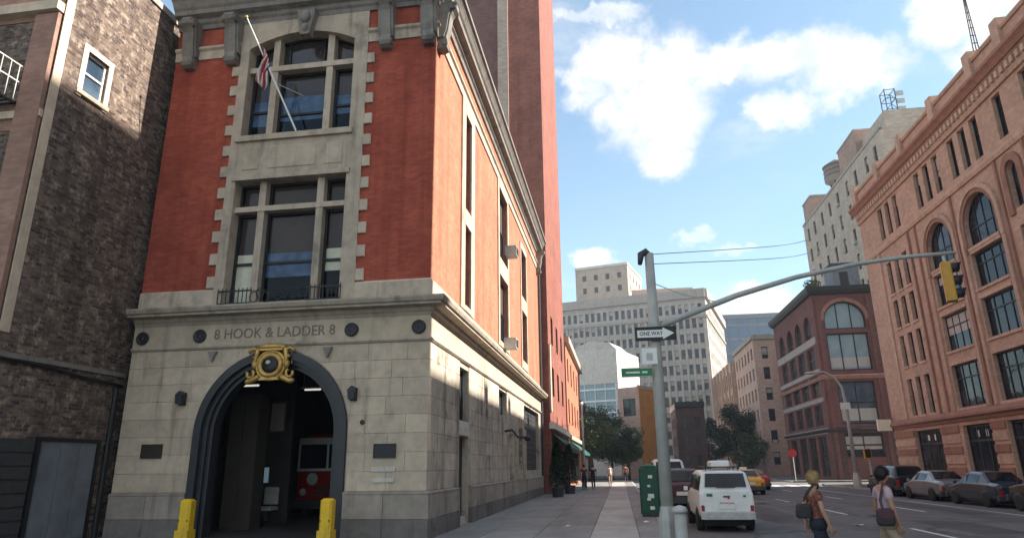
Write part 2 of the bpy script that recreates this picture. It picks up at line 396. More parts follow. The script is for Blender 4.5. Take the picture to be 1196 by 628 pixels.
M['road_paint'] = ground_mat('road_paint', (0.55, 0.55, 0.53), (0.68, 0.68, 0.66), 3.0, patch=(0.25, 0.25, 0.25))
M['patch_asphalt'] = ground_mat('patch_asphalt', (0.09, 0.088, 0.086), (0.115, 0.112, 0.11), 0.8, crack=0.3)
# ------------------------------------------------------------------ geometry helpers
class MB:
    """collects shapes, then links them as one mesh object"""
    def __init__(s): s.v = []; s.f = []; s.mi = []; s.sm = []; s.cur = 0; s.smooth = False
    def add(s, vs, fs):
        b = len(s.v); s.v.extend([tuple(p) for p in vs])
        for f in fs:
            s.f.append(tuple(b + i for i in f)); s.mi.append(s.cur); s.sm.append(s.smooth)
        return s
    def quad(s, a, b, c, d): return s.add([a, b, c, d], [(0, 1, 2, 3)])
    def box(s, x0, x1, y0, y1, z0, z1):
        vs = [(x, y, z) for z in (z0, z1) for y in (y0, y1) for x in (x0, x1)]
        return s.add(vs, [(0, 2, 3, 1), (4, 5, 7, 6), (0, 1, 5, 4), (2, 6, 7, 3), (0, 4, 6, 2), (1, 3, 7, 5)])
    def bevbox(s, x0, x1, y0, y1, z0, z1, b=0.02):
        # box whose vertical and top edges are chamfered
        def ring(i, z):
            return [(x0 + i + b, y0 + i, z), (x1 - i - b, y0 + i, z), (x1 - i, y0 + i + b, z), (x1 - i, y1 - i - b, z),
                    (x1 - i - b, y1 - i, z), (x0 + i + b, y1 - i, z), (x0 + i, y1 - i - b, z), (x0 + i, y0 + i + b, z)]
        vs = ring(0, z0) + ring(0, z1 - b) + ring(b, z1)
        fs = [tuple(range(7, -1, -1)), tuple(range(16, 24))]
        for k in (0, 8):
            for i in range(8):
                j = (i + 1) % 8
                fs.append((k + i, k + j, k + 8 + j, k + 8 + i))
        return s.add(vs, fs)
    def prism(s, poly, fn, d0, d1):
        """poly in 2D, fn(u, v, d) -> 3D"""
        n = len(poly)
        vs = [fn(u, v, d0) for u, v in poly] + [fn(u, v, d1) for u, v in poly]
        fs = [tuple(range(n - 1, -1, -1)), tuple(range(n, 2 * n))]
        for i in range(n):
            j = (i + 1) % n
            fs.append((i, j, n + j, n + i))
        return s.add(vs, fs)
    def tube(s, pts, r, n=8, caps=True):
        pts = [Vector(p) for p in pts]
        rs = r if isinstance(r, (list, tuple)) else [r] * len(pts)
        vs = []; fs = []
        up0 = None
        for i, p in enumerate(pts):
            t = (pts[min(i + 1, len(pts) - 1)] - pts[max(i - 1, 0)]).normalized()
            ref = Vector((0, 0, 1)) if abs(t.z) < 0.95 else Vector((1, 0, 0))
            if up0 is not None: ref = up0
            a = t.cross(ref).normalized(); b = a.cross(t).normalized(); up0 = b
            for k in range(n):
                an = 2 * PI * k / n
                vs.append(p + (a * math.cos(an) + b * math.sin(an)) * rs[i])
        for i in range(len(pts) - 1):
            for k in range(n):
                j = (k + 1) % n
                fs.append((i * n + k, i * n + j, (i + 1) * n + j, (i + 1) * n + k))
        if caps:
            fs.append(tuple(range(n - 1, -1, -1))); fs.append(tuple(range((len(pts) - 1) * n, len(pts) * n)))
        return s.add(vs, fs)
    def lathe(s, prof, c=(0, 0, 0), n=16, fn=None):
        """prof: list of (r, z); fn maps local to world"""
        vs = []; fs = []
        for r, z in prof:
            for k in range(n):
                a = 2 * PI * k / n
                p = (c[0] + r * math.cos(a), c[1] + r * math.sin(a), c[2] + z)
                vs.append(fn(p) if fn else p)
        for i in range(len(prof) - 1):
            for k in range(n):
                j = (k + 1) % n
                fs.append((i * n + k, i * n + j, (i + 1) * n + j, (i + 1) * n + k))
        fs.append(tuple(range(n - 1, -1, -1))); fs.append(tuple(range((len(prof) - 1) * n, len(prof) * n)))
        return s.add(vs, fs)
    def ball(s, c, rx, ry, rz, n=10, m=7):
        vs = [(c[0], c[1], c[2] - rz)]; fs = []
        for i in range(1, m):
            t = PI * i / m - PI / 2
            for k in range(n):
                a = 2 * PI * k / n
                vs.append((c[0] + rx * math.cos(t) * math.cos(a), c[1] + ry * math.cos(t) * math.sin(a), c[2] + rz * math.sin(t)))
        vs.append((c[0], c[1], c[2] + rz))
        for k in range(n):
            j = (k + 1) % n
            fs.append((0, 1 + j, 1 + k))
            for i in range(m - 2):
                fs.append((1 + i * n + k, 1 + i * n + j, 1 + (i + 1) * n + j, 1 + (i + 1) * n + k))
            fs.append((1 + (m - 2) * n + k, 1 + (m - 2) * n + j, len(vs) - 1))
        return s.add(vs, fs)
    def sweep(s, path, prof, closed=False):
        """profile (out, z) swept along a plan path of (x, y); the outside lies to the right of travel"""
        n = len(path); k = len(prof); vs = []; fs = []
        for i, (x, y) in enumerate(path):
            def nrm(a, b):
                dx_, dy_ = b[0] - a[0], b[1] - a[1]; L = math.hypot(dx_, dy_); return (dy_ / L, -dx_ / L)
            n0 = nrm(path[i - 1], path[i]) if i > 0 else None
            n1_ = nrm(path[i], path[i + 1]) if i < n - 1 else None
            if n0 is None: nx, ny = n1_
            elif n1_ is None: nx, ny = n0
            else:
                d = 1 + n0[0] * n1_[0] + n0[1] * n1_[1]
                nx, ny = (n0[0] + n1_[0]) / d, (n0[1] + n1_[1]) / d
            for o, z in prof: vs.append((x + nx * o, y + ny * o, z))
        for i in range(n - 1):
            for j in range(k):
                j2 = (j + 1) % k
                fs.append((i * k + j, (i + 1) * k + j, (i + 1) * k + j2, i * k + j2))
        fs.append(tuple(range(k))); fs.append(tuple(range(n * k - 1, (n - 1) * k - 1, -1)))
        return s.add(vs, fs)
    def mesh(s, name, mats, origin=(0, 0, 0)):
        me = bpy.data.meshes.new(name)
        ox, oy, oz = origin
        me.from_pydata([(x - ox, y - oy, z - oz) for x, y, z in s.v], [], s.f)
        if not isinstance(mats, (list, tuple)): mats = [mats]
        for mt in mats: me.materials.append(mt)
        me.polygons.foreach_set('material_index', s.mi)
        me.polygons.foreach_set('use_smooth', s.sm)
        bm = bmesh.new(); bm.from_mesh(me)
        bmesh.ops.recalc_face_normals(bm, faces=bm.faces); bm.to_mesh(me); bm.free()
        me.update()
        return me
    def build(s, name, mats, parent=None):
        """vertices were given in world space (or in the local space of a thing at the origin)"""
        org = world_loc(parent) if parent is not None else (0, 0, 0)
        return link(name, s.mesh(name, mats, org), parent)

def world_loc(o):
    x = y = z = 0.0
    while o is not None:
        x += o.location[0]; y += o.location[1]; z += o.location[2]; o = o.parent
    return (x, y, z)

def link(name, me, parent=None, loc=(0, 0, 0), rz=0.0):
    o = bpy.data.objects.new(name, me); COL.objects.link(o)
    o.parent = parent; o.location = loc; o.rotation_euler = (0, 0, rz)
    return o

def tag(o, label=None, cat=None, group=None, kind=None):
    if label: o['label'] = label
    if cat: o['category'] = cat
    if group: o['group'] = group
    if kind: o['kind'] = kind
    return o

def thing(name, label, cat, loc=(0, 0, 0), rz=0.0, group=None):
    o = bpy.data.objects.new(name, None); COL.objects.link(o)
    o.empty_display_size = 0.3
    o.location = loc; o.rotation_euler = (0, 0, rz)
    return tag(o, label, cat, group)

def copy_tree(o, parent=None):
    c = o.copy(); COL.objects.link(c); c.parent = parent
    for ch in list(o.children): copy_tree(ch, c)
    return c

class Frame:
    """a vertical plane: origin on the ground, unit direction u; the outside is u turned clockwise"""
    def __init__(s, o, u):
        L = math.hypot(*u); s.o = o; s.u = (u[0] / L, u[1] / L); s.n = (s.u[1], -s.u[0])
        s.rz = math.atan2(s.u[1], s.u[0])
    def p(s, U, z, d=0.0):
        return (s.o[0] + s.u[0] * U + s.n[0] * d, s.o[1] + s.u[1] * U + s.n[1] * d, z)
    def box(s, mb, u0, u1, z0, z1, d0, d1):
        P = s.p
        vs = [P(u0, z0, d0), P(u1, z0, d0), P(u1, z1, d0), P(u0, z1, d0), P(u0, z0, d1), P(u1, z0, d1), P(u1, z1, d1), P(u0, z1, d1)]
        mb.add(vs, [(3, 2, 1, 0), (4, 5, 6, 7), (0, 1, 5, 4), (1, 2, 6, 5), (2, 3, 7, 6), (3, 0, 4, 7)])
    def prism(s, mb, poly, d0, d1): mb.prism(poly, lambda a, b, d: s.p(a, b, d), d0, d1)
    def wall(s, mb, U0, U1, Z0, Z1, holes, depth, d=0.0):
        """wall sheet with openings (u0, u1, z0, z1[, rise]) and their reveals; rise > 0 adds an arched head above z1"""
        hs = [(h[0], h[1], h[2], h[3], h[4] if len(h) > 4 else 0.0) for h in holes]
        us = sorted({U0, U1, *[q for h in hs for q in h[:2] if U0 < q < U1]})
        zs = sorted({Z0, Z1, *[q for h in hs for q in (h[2], h[3] + h[4]) if Z0 < q < Z1]})
        P = s.p
        for i in range(len(us) - 1):
            for j in range(len(zs) - 1):
                cu_, cz_ = (us[i] + us[i + 1]) / 2, (zs[j] + zs[j + 1]) / 2
                if any(h[0] < cu_ < h[1] and h[2] < cz_ < h[3] + h[4] for h in hs): continue
                mb.quad(P(us[i], zs[j], d), P(us[i + 1], zs[j], d), P(us[i + 1], zs[j + 1], d), P(us[i], zs[j + 1], d))
        for u0, u1, z0, z1, r in hs:
            e = d - depth
            mb.quad(P(u0, z0, d), P(u0, z1, d), P(u0, z1, e), P(u0, z0, e))
            mb.quad(P(u1, z0, d), P(u1, z0, e), P(u1, z1, e), P(u1, z1, d))
            if z0 > Z0: mb.quad(P(u0, z0, d), P(u0, z0, e), P(u1, z0, e), P(u1, z0, d))
            if r <= 0:
                mb.quad(P(u0, z1, d), P(u1, z1, d), P(u1, z1, e), P(u0, z1, e))
            else:
                a = arc(u0, u1, z1, r)
                for k in range(len(a) - 1):
                    (a0, b0), (a1, b1) = a[k], a[k + 1]
                    mb.quad(P(a0, b0, d), P(a1, b1, d), P(a1, b1, e), P(a0, b0, e))
                    cx_ = u0 if (a0 + a1) / 2 < (u0 + u1) / 2 else u1
                    mb.add([P(cx_, z1 + r, d), P(a0, b0, d), P(a1, b1, d)], [(0, 1, 2)])

def arc(u0, u1, z1, r, n=18):
    """points of an arched head from left to right"""
    hw = (u1 - u0) / 2; uc = (u0 + u1) / 2
    if r >= hw * 0.85:
        return [(uc - hw * math.cos(PI * k / n), z1 + r * math.sin(PI * k / n)) for k in range(n + 1)]
    R = (hw * hw + r * r) / (2 * r); a = math.asin(hw / R)
    return [(uc + R * math.sin(-a + 2 * a * k / n), z1 + r - R + R * math.cos(-a + 2 * a * k / n)) for k in range(n + 1)]

def band(mb, fr, inner, outer, d0, d1):
    """solid strip between two polylines of equal length on a frame"""
    n = len(inner)
    vs = []
    for (a, b), (c, d) in zip(inner, outer):
        vs += [fr.p(a, b, d0), fr.p(c, d, d0), fr.p(c, d, d1), fr.p(a, b, d1)]
    fs = [(0, 1, 2, 3), (4 * n - 1, 4 * n - 2, 4 * n - 3, 4 * n - 4)]
    for i in range(n - 1):
        for j in range(4):
            k = (j + 1) % 4
            fs.append((4 * i + j, 4 * i + 4 + j, 4 * i + 4 + k, 4 * i + k))
    mb.add(vs, fs)

_win = {}
LOC = Frame((0, 0), (1, 0))
def window_mesh(w_, h, rise, vb, hb, t, sashmat, glassmat):
    key = (round(w_, 3), round(h, 3), round(rise, 3), vb, tuple(hb), t, sashmat, glassmat)
    if key in _win: return _win[key]
    f = MB(); hw = w_ / 2
    LOC.box(f, -hw, -hw + t, 0, h, -0.06, 0.03)
    LOC.box(f, hw - t, hw, 0, h, -0.06, 0.03)
    LOC.box(f, -hw + t, hw - t, 0, t, -0.058, 0.028)
    if rise <= 0: LOC.box(f, -hw + t, hw - t, h - t, h, -0.058, 0.028)
    else:
        o_ = arc(-hw, hw, h, rise)
        k_ = 1 - t / hw
        i_ = [(a * k_, h + (b - h) * (1 - t / max(rise, .2))) for a, b in o_]
        band(f, LOC, i_, o_, -0.056, 0.026)
    for i in range(vb):
        u = -hw + w_ * (i + 1) / (vb + 1)
        top = h if rise <= 0 else h + rise * 0.97 * math.sqrt(max(0, 1 - (u / hw) ** 2))
        LOC.box(f, u - t * .4, u + t * .4, t, top - t * .5, -0.05, 0.02)
    for z in hb: LOC.box(f, -hw + t, hw - t, h * z - t * .5, h * z + t * .5, -0.054, 0.024)
    g = MB()
    poly = [(-hw, 0), (hw, 0)] + ([(hw, h), (-hw, h)] if rise <= 0 else [(a, b) for a, b in reversed(arc(-hw, hw, h, rise))])
    LOC.prism(g, poly, -0.03, -0.02)
    _win[key] = (f.mesh('window', M[sashmat]), g.mesh('pane', M[glassmat]))
    return _win[key]

def window(parent, fr, u0, u1, z0, z1, depth, rise=0.0, vb=0, hb=(0.5,), t=0.06, sash='sash', glass='glass_far', blind=None, name='window'):
    """window > pane (> blind) standing in an opening of the wall"""
    fm, gm = window_mesh(u1 - u0, z1 - z0, rise, vb, hb, t, sash, glass)
    L = world_loc(parent); P = fr.p((u0 + u1) / 2, z0, -depth + 0.09)
    o = link(name, fm, parent, (P[0] - L[0], P[1] - L[1], P[2] - L[2]), fr.rz)
    link('pane', gm, o)
    if blind:
        mat_, z_0, z_1 = blind
        b = MB(); hw = (u1 - u0) / 2 - t; h = z1 - z0
        LOC.box(b, -hw, hw, t + (h - 2 * t) * z_0, t + (h - 2 * t) * z_1, -0.019, -0.012)
        link('blind', b.mesh('blind', M[mat_]), o)
    return o

_gens = {}
def block(parent, name, fr, u0, u1, z0, z1, d0, d1, mat, b=0.012):
    """one dressed stone with chamfered arrises; alike stones share a mesh"""
    key = (name, round(u1 - u0, 3), round(z1 - z0, 3), round(d0, 3), round(d1, 3), mat)
    if key not in _gens:
        q = MB(); hw = (u1 - u0) / 2; h = z1 - z0; P = LOC.p
        vs = [P(-hw, 0, d0), P(hw, 0, d0), P(hw, h, d0), P(-hw, h, d0),
              P(-hw, 0, d1 - b), P(hw, 0, d1 - b), P(hw, h, d1 - b), P(-hw, h, d1 - b),
              P(-hw + b, b, d1), P(hw - b, b, d1), P(hw - b, h - b, d1), P(-hw + b, h - b, d1)]
        fs = [(3, 2, 1, 0), (8, 9, 10, 11)]
        for a in (0, 4):
            for i in range(4):
                j = (i + 1) % 4
                fs.append((a + i, a + j, a + 4 + j, a + 4 + i))
        q.add(vs, fs); _gens[key] = q.mesh(name, M[mat])
    L = world_loc(parent); C_ = fr.p((u0 + u1) / 2, z0, 0)
    return link(name, _gens[key], parent, (C_[0] - L[0], C_[1] - L[1], C_[2] - L[2]), fr.rz)

def text_mesh(body, size, extrude=0.01, bold=0.0, spacing=1.0):
    cu_ = bpy.data.curves.new('lettering', 'FONT')
    cu_.body = body; cu_.size = size; cu_.extrude = extrude; cu_.offset = bold
    cu_.align_x = 'CENTER'; cu_.align_y = 'CENTER'; cu_.space_character = spacing; cu_.resolution_u = 3
    ob = bpy.data.objects.new('lettering', cu_); COL.objects.link(ob)
    dg = bpy.context.evaluated_depsgraph_get(); dg.update()
    me = bpy.data.meshes.new_from_object(ob.evaluated_get(dg))
    bpy.data.objects.remove(ob); bpy.data.curves.remove(cu_)
    return me

def lettering(parent, body, fr, u, z, d, size, mat, extrude=0.01, bold=0.0, width=None, name='lettering', spacing=1.0):
    me = text_mesh(body, size, extrude, bold, spacing)
    if width:
        xs = [v.co.x for v in me.vertices]; k_ = width / (max(xs) - min(xs))
        for v in me.vertices: v.co.x *= k_
    for v in me.vertices: v.co = Vector((v.co.x, -v.co.z, v.co.y))
    me.materials.clear(); me.materials.append(M[mat])
    L = world_loc(parent); P = fr.p(u, z, d)
    return link(name, me, parent, (P[0] - L[0], P[1] - L[1], P[2] - L[2]), fr.rz)

def skin_mesh(name, pts, edges, mat, sub=2):
    """pts: list of (x, y, z, rx[, ry]); grows one continuous surface round a skeleton"""
    me = bpy.data.meshes.new(name)
    me.from_pydata([p[:3] for p in pts], edges, [])
    ob = bpy.data.objects.new(name, me); COL.objects.link(ob)
    md = ob.modifiers.new('skin', 'SKIN'); md.branch_smoothing = 0.6; md.use_smooth_shade = True
    for i, p in enumerate(pts):
        sv = me.skin_vertices[0].data[i]
        sv.radius = (p[3], p[4] if len(p) > 4 else p[3]); sv.use_root = (i == 0)
    sd = ob.modifiers.new('sub', 'SUBSURF'); sd.levels = sub; sd.render_levels = sub
    dg = bpy.context.evaluated_depsgraph_get(); dg.update()
    out_ = bpy.data.meshes.new_from_object(ob.evaluated_get(dg))
    bpy.data.objects.remove(ob); bpy.data.meshes.remove(me)
    out_.name = name
    out_.materials.clear(); out_.materials.append(mat)
    return out_
# ------------------------------------------------------------------ ground, road, pavements
q = MB(); q.quad((-700, -500, -0.03), (700, -500, -0.03), (700, 900, -0.03), (-700, 900, -0.03))
tag(q.build('ground', M['walk_base']), kind='structure')
q = MB(); q.quad((1.2, -60, 0), (16.35, -60, 0), (16.35, 420, 0), (1.2, 420, 0))
tag(q.build('road', M['asphalt']), kind='structure')
q = MB(); q.box(8.3, 16.54, 104, 149, -0.02, 0.125); tag(q.build('plaza', M['walk_dark']), kind='structure')
q = MB()
q.quad((-120, -2, -0.004), (1.2, -2, -0.004), (1.2, 13.1, -0.004), (-120, 13.1, -0.004))
q.quad((16.35, 61.9, -0.004), (120, 61.9, -0.004), (120, 71.5, -0.004), (16.35, 71.5, -0.004))
q.quad((-120, 82.0, -0.004), (1.2, 82.0, -0.004), (1.2, 92.0, -0.004), (-120, 92.0, -0.004))
tag(q.build('cross_street', M['asphalt']), kind='structure')

# left pavement: base slab, flags laid on it and kerb stones in front
q = MB()
q.box(-40, -4.9, 13.25, 17.6, -0.02, 0.112)
q.box(-4.9, 1.08, 13.25, 81.8, -0.02, 0.112)
walk = tag(q.build('pavement', M['walk_base']), kind='structure')
def flags(parent, u_edges, y0, y1, step, matname, jit=0.0):
    y = y0
    while y < y1:
        for a, b in zip(u_edges[:-1], u_edges[1:]):
            zt = 0.130 + random.uniform(-0.004, 0.004)
            key = ('paving_slab', round(b - a, 2), step, matname)
            if key not in _gens:
                s = MB(); s.bevbox(-(b - a) / 2 + .008, (b - a) / 2 - .008, .008, step - .008, -0.03, 0.0, 0.008)
                _gens[key] = s.mesh('paving_slab', M[matname])
            L = world_loc(parent)
            link('paving_slab', _gens[key], parent, ((a + b) / 2 - L[0], y - L[1], zt - L[2]))
        y += step
flags(walk, [-4.9, -3.55, -2.2, -0.82], 13.3, 46.0, 1.5, 'walk_dark')
flags(walk, [-0.82, 0.38], 13.3, 48.0, 1.5, 'walk_light')
flags(walk, [0.38, 1.06], 13.3, 46.0, 1.5, 'walk_dark')
flags(walk, [-15.7, -14.35, -13.0, -11.65], 13.3, 16.4, 1.5, 'walk_dark')
q = MB(); q.box(-4.9, -0.82, 46.2, 81.7, 0.10, 0.128); q.box(0.38, 1.06, 46.2, 81.7, 0.10, 0.127)
q.build('paved_strip', M['walk_dark'], walk)
q = MB(); q.box(-0.82, 0.38, 48.2, 81.7, 0.10, 0.129); q.build('paved_strip', M['walk_light'], walk)
_kerb = MB(); _kerb.bevbox(-0.09, 0.09, 0.006, 1.794, -0.05, 0.135, 0.02); _kerb = _kerb.mesh('kerb_stone', M['kerb'])
y = 13.25
while y < 81:
    link('kerb_stone', _kerb, walk, (1.16, y, 0)); y += 1.8
x = 1.0
while x > -24:
    link('kerb_stone', _kerb, walk, (x, 13.16, 0), PI / 2); x -= 1.8
# right pavement
q = MB()
q.box(16.55, 60, -30, 61.8, -0.02, 0.13); q.box(16.55, 60, 71.6, 400, -0.02, 0.13)
walk_r = tag(q.build('far_pavement', M['walk_base']), kind='structure')
y = 12.0
while y < 60.5:
    link('kerb_stone', _kerb, walk_r, (16.46, y, 0)); y += 1.8
y = 71.6
while y < 130:
    link('kerb_stone', _kerb, walk_r, (16.46, y, 0)); y += 1.8
q = MB(); q.box(-40, 1.08, 92.2, 400, -0.02, 0.13)
tag(q.build('pavement_beyond', M['walk_base']), kind='structure')

# painted lines
def strip(x0, x1, y0, y1, z=0.004):
    s = MB(); s.quad((x0, y0, z), (x1, y0, z), (x1, y1, z), (x0, y1, z)); return s
for xx, starts in ((8.0, (18.6, 27.2, 36, 45)), (11.2, (17.5, 28.6, 38.5, 49))):
    for y in starts:
        tag(strip(xx - .07, xx + .07, y, y + 3.0).build('lane_line', M['road_paint']), kind='structure')
tag(strip(13.42, 13.54, 19, 56).build('lane_line', M['road_paint']), kind='structure')
for k in range(11):
    tag(strip(2.0 + k * 1.3, 2.85 + k * 1.3, 60.0, 63.4).build('crossing_bar', M['road_paint']), kind='structure')

# repairs, manholes and drains in the road
for x0, x1, y0, y1 in ((4.6, 6.1, 24, 33), (9.0, 10.4, 20, 24.5), (2.0, 3.2, 33, 47), (6.6, 7.5, 38, 52), (11.9, 13.0, 27, 36), (5.0, 7.4, 17.2, 18.6)):
    tag(strip(x0, x1, y0, y1, .0025).build('road_patch', M['patch_asphalt']), kind='structure')
_mc = MB(); _mc.smooth = False; _mc.lathe([(.42, 0), (.42, .012), (.36, .016), (.35, .010), (.0, .010)], (0, 0, 0), 20)
for k in range(5): _mc.box(-.24, .24, -.22 + k * .1, -.18 + k * .1, .009, .016)
_mc = _mc.mesh('manhole_cover', M['iron'])
for x, y, lab in ((5.3, 20.6, 'iron manhole cover in the nearest lane of the avenue'), (8.9, 26.4, 'iron manhole cover beside the broken lane line'), (6.4, 34.5, 'iron manhole cover farther up behind the white wagon')):
    tag(link('manhole_cover', _mc, None, (x, y, .003)), lab, 'manhole cover', 'manhole covers in the avenue')

# ------------------------------------------------------------------ the firehouse
FX0, FX1, FY, FYB = -13.5, -4.83, 17.0, 43.2
ACX = -9.13
FF = Frame((0, FY), (1, 0)); FS = Frame((FX1, 0), (0, 1))
fh = thing('firehouse', 'red brick and limestone corner firehouse with an arched vehicle doorway', 'firehouse', (ACX, FY, 0))
_base_cnt = 0
# brick storeys
q = MB()
FF.wall(q, FX0, FX1, 6.2, 15.75, [(-11.05, -7.25, 6.2, 15.2)], 0.3)
q.build('front_wall', M['red_brick'], fh)
SIDE_W = [(21.0, 21.95, 6.95, 9.75), (21.0, 21.95, 10.35, 13.95), (27.9, 30.2, 7.0, 9.95), (27.9, 30.2, 10.75, 14.1), (34.9, 36.9, 7.2, 9.9), (34.9, 36.9, 10.7, 13.4)]
q = MB()
FS.wall(q, FY, FYB, 6.2, 15.75, SIDE_W, 0.28)
q.build('side_wall', M['side_brick'], fh)
q = MB(); q.quad((FX0, FY, 0), (FX0, FYB, 0), (FX0, FYB, 15.75), (FX0, FY, 15.75)); q.quad((FX0, FYB, 0), (FX1, FYB, 0), (FX1, FYB, 15.75), (FX0, FYB, 15.75))
q.build('rear_wall', M['dark_brick'], fh)
q = MB(); q.box(FX0, FX1 - .02, FY + .02, FYB, 15.76, 15.9); q.build('roof', M['dark_cornice'], fh)
q = MB(); q.sweep([(FX0 + .2, FY + 4), (FX0 + .2, FY + .55), (FX1 - .5, FY + .55), (FX1 - .5, FYB - 17)], [(0, 15.9), (0, 17.2), (-.35, 17.2), (-.35, 15.9)])
q.build('parapet', M['limestone'], fh)
path = [(FX0, FY), (FX1, FY), (FX1, FYB)]
# stone round the big windows
SU0, SU1 = -11.2, -6.98
W0, W1 = -10.9, -7.42
q = MB()
FF.wall(q, SU0, SU1, 6.225, 15.72, [(W0, W1, 6.30, 10.05), (W0, W1, 11.5, 14.6, 0.46)], 0.52, d=0.06)
q.quad(FF.p(SU0, 6.225, .06), FF.p(SU0, 15.72, .06), FF.p(SU0, 15.72, -.05), FF.p(SU0, 6.225, -.05))
q.quad(FF.p(SU1, 6.225, .06), FF.p(SU1, 6.225, -.05), FF.p(SU1, 15.72, -.05), FF.p(SU1, 15.72, .06))
q.build('window_surround', M['limestone'], fh)
z = 6.78; i = 0
while z < 14.1:
    if i % 2 == 0:
        block(fh, 'quoin_stone', FF, SU0 - .24, SU0 - .004, z, z + .34, -0.02, 0.066, 'limestone')
        block(fh, 'quoin_stone', FF, SU1 + .004, SU1 + .24, z, z + .34, -0.02, 0.066, 'limestone')
    z += .345; i += 1
for s, us_ in (('spandrel_panel', ((-10.75, -10.2), (-9.93, -8.39), (-8.12, -7.57))),):
    for a, b in us_: block(fh, s, FF, a, b, 10.38, 11.12, 0.05, 0.085, 'limestone', 0.03)
q = MB(); FF.box(q, W0 - .12, W1 + .12, 11.32, 11.5, -.4, .16); q.build('window_sill', M['limestone'], fh)
q = MB(); FF.box(q, W0 - .10, W1 + .10, 10.052, 10.2, .03, .12); q.build('lintel', M['limestone'], fh)
ML, MR = -10.07, -8.25
for (z0, z1) in ((6.30, 9.10), (9.26, 10.05), (11.5, 13.80), (13.98, 14.98)):
    for c_ in (ML, MR):
        q = MB(); FF.box(q, c_ - .105, c_ + .105, z0, z1, -.42, -.10); q.build('mullion', M['limestone'], fh)
for z0, z1 in ((9.10, 9.26), (13.80, 13.98)):
    q = MB(); FF.box(q, W0, W1, z0, z1, -.42, -.07); q.build('transom', M['limestone'], fh)
def fwin(a, b, z0, z1, hb=(0.45,), top=0.55, col='blind', low=None, rise=0.0, vb=0):
    fm, gm = window_mesh(b - a, z1 - z0, rise, vb, hb, 0.07, 'sash', 'glass_clear')
    L = world_loc(fh); P = FF.p((a + b) / 2, z0, -.36)
    o = link('window', fm, fh, (P[0] - L[0], P[1] - L[1], P[2] - L[2])); link('pane', gm, o)
    hw = (b - a) / 2 - .07; h = z1 - z0
    if top is not None:
        k_ = MB(); LOC.box(k_, -hw, hw, h * top, h + rise * .9, -.10, -.09); link('blind', k_.mesh('blind', M[col]), o)
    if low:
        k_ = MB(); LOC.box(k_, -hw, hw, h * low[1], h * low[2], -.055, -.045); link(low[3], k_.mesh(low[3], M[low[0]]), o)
    return o
fwin(W0, ML - .105, 6.3, 9.1, low=('cream_board', .05, .56, 'white_board'))
fwin(ML + .105, MR - .105, 6.3, 9.1, top=.56, low=('blue_drape', .30, .56, 'drape'))  # blue panel stands in for a reflection in the glass
fwin(MR + .105, W1, 6.3, 9.1, low=('cream_board', .34, .58, 'white_board'))
for a, b in ((W0, ML - .105), (ML + .105, MR - .105), (MR + .105, W1)):
    fwin(a, b, 9.26, 10.05, hb=(), top=0.05)
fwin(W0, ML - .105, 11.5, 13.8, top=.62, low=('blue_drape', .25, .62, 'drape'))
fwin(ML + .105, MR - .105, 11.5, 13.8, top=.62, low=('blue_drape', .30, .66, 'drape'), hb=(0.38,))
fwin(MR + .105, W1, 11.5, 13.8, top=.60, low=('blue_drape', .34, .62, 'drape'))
fwin(W0, W1, 13.98, 14.6, hb=(), top=0.0, rise=.46, vb=2)
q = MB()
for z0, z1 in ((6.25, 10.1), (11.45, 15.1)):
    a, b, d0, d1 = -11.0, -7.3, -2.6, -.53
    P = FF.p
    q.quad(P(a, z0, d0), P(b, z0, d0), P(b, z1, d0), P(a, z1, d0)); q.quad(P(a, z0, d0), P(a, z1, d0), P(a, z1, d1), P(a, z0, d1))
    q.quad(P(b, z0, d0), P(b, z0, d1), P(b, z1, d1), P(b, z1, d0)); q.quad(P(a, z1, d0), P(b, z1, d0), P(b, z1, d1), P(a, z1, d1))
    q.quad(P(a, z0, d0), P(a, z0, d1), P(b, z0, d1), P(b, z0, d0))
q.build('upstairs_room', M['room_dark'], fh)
# iron guard rail and planters along the foot of the lower windows
for a, b in ((-11.0, -10.0), (-8.35, -7.35)):
    q = MB()
    FF.box(q, a, b, 6.62, 6.66, .10, .14); FF.box(q, a, b, 6.27, 6.30, .10, .14)
    n_ = 8
    for i in range(n_ + 1):
        u = a + (b - a) * i / n_; q.tube([FF.p(u, 6.225, .12), FF.p(u, 6.72, .12)], .014, 6)
    q.build('window_guard', M['iron'], fh)
q = MB(); q.tube([FF.p(-10.0, 6.62, .12), FF.p(-8.35, 6.62, .12)], .016, 6)
for k in range(9):
    u = -9.9 + k * .18; cz = 6.44 + .1 * math.sin(k * 1.7)
    q.tube([FF.p(u + .12 * math.cos(t * PI / 5), cz + .15 * math.sin(t * PI / 5), .12) for t in range(11)], .014, 5)
q.build('scrolled_guard', M['iron'], fh)
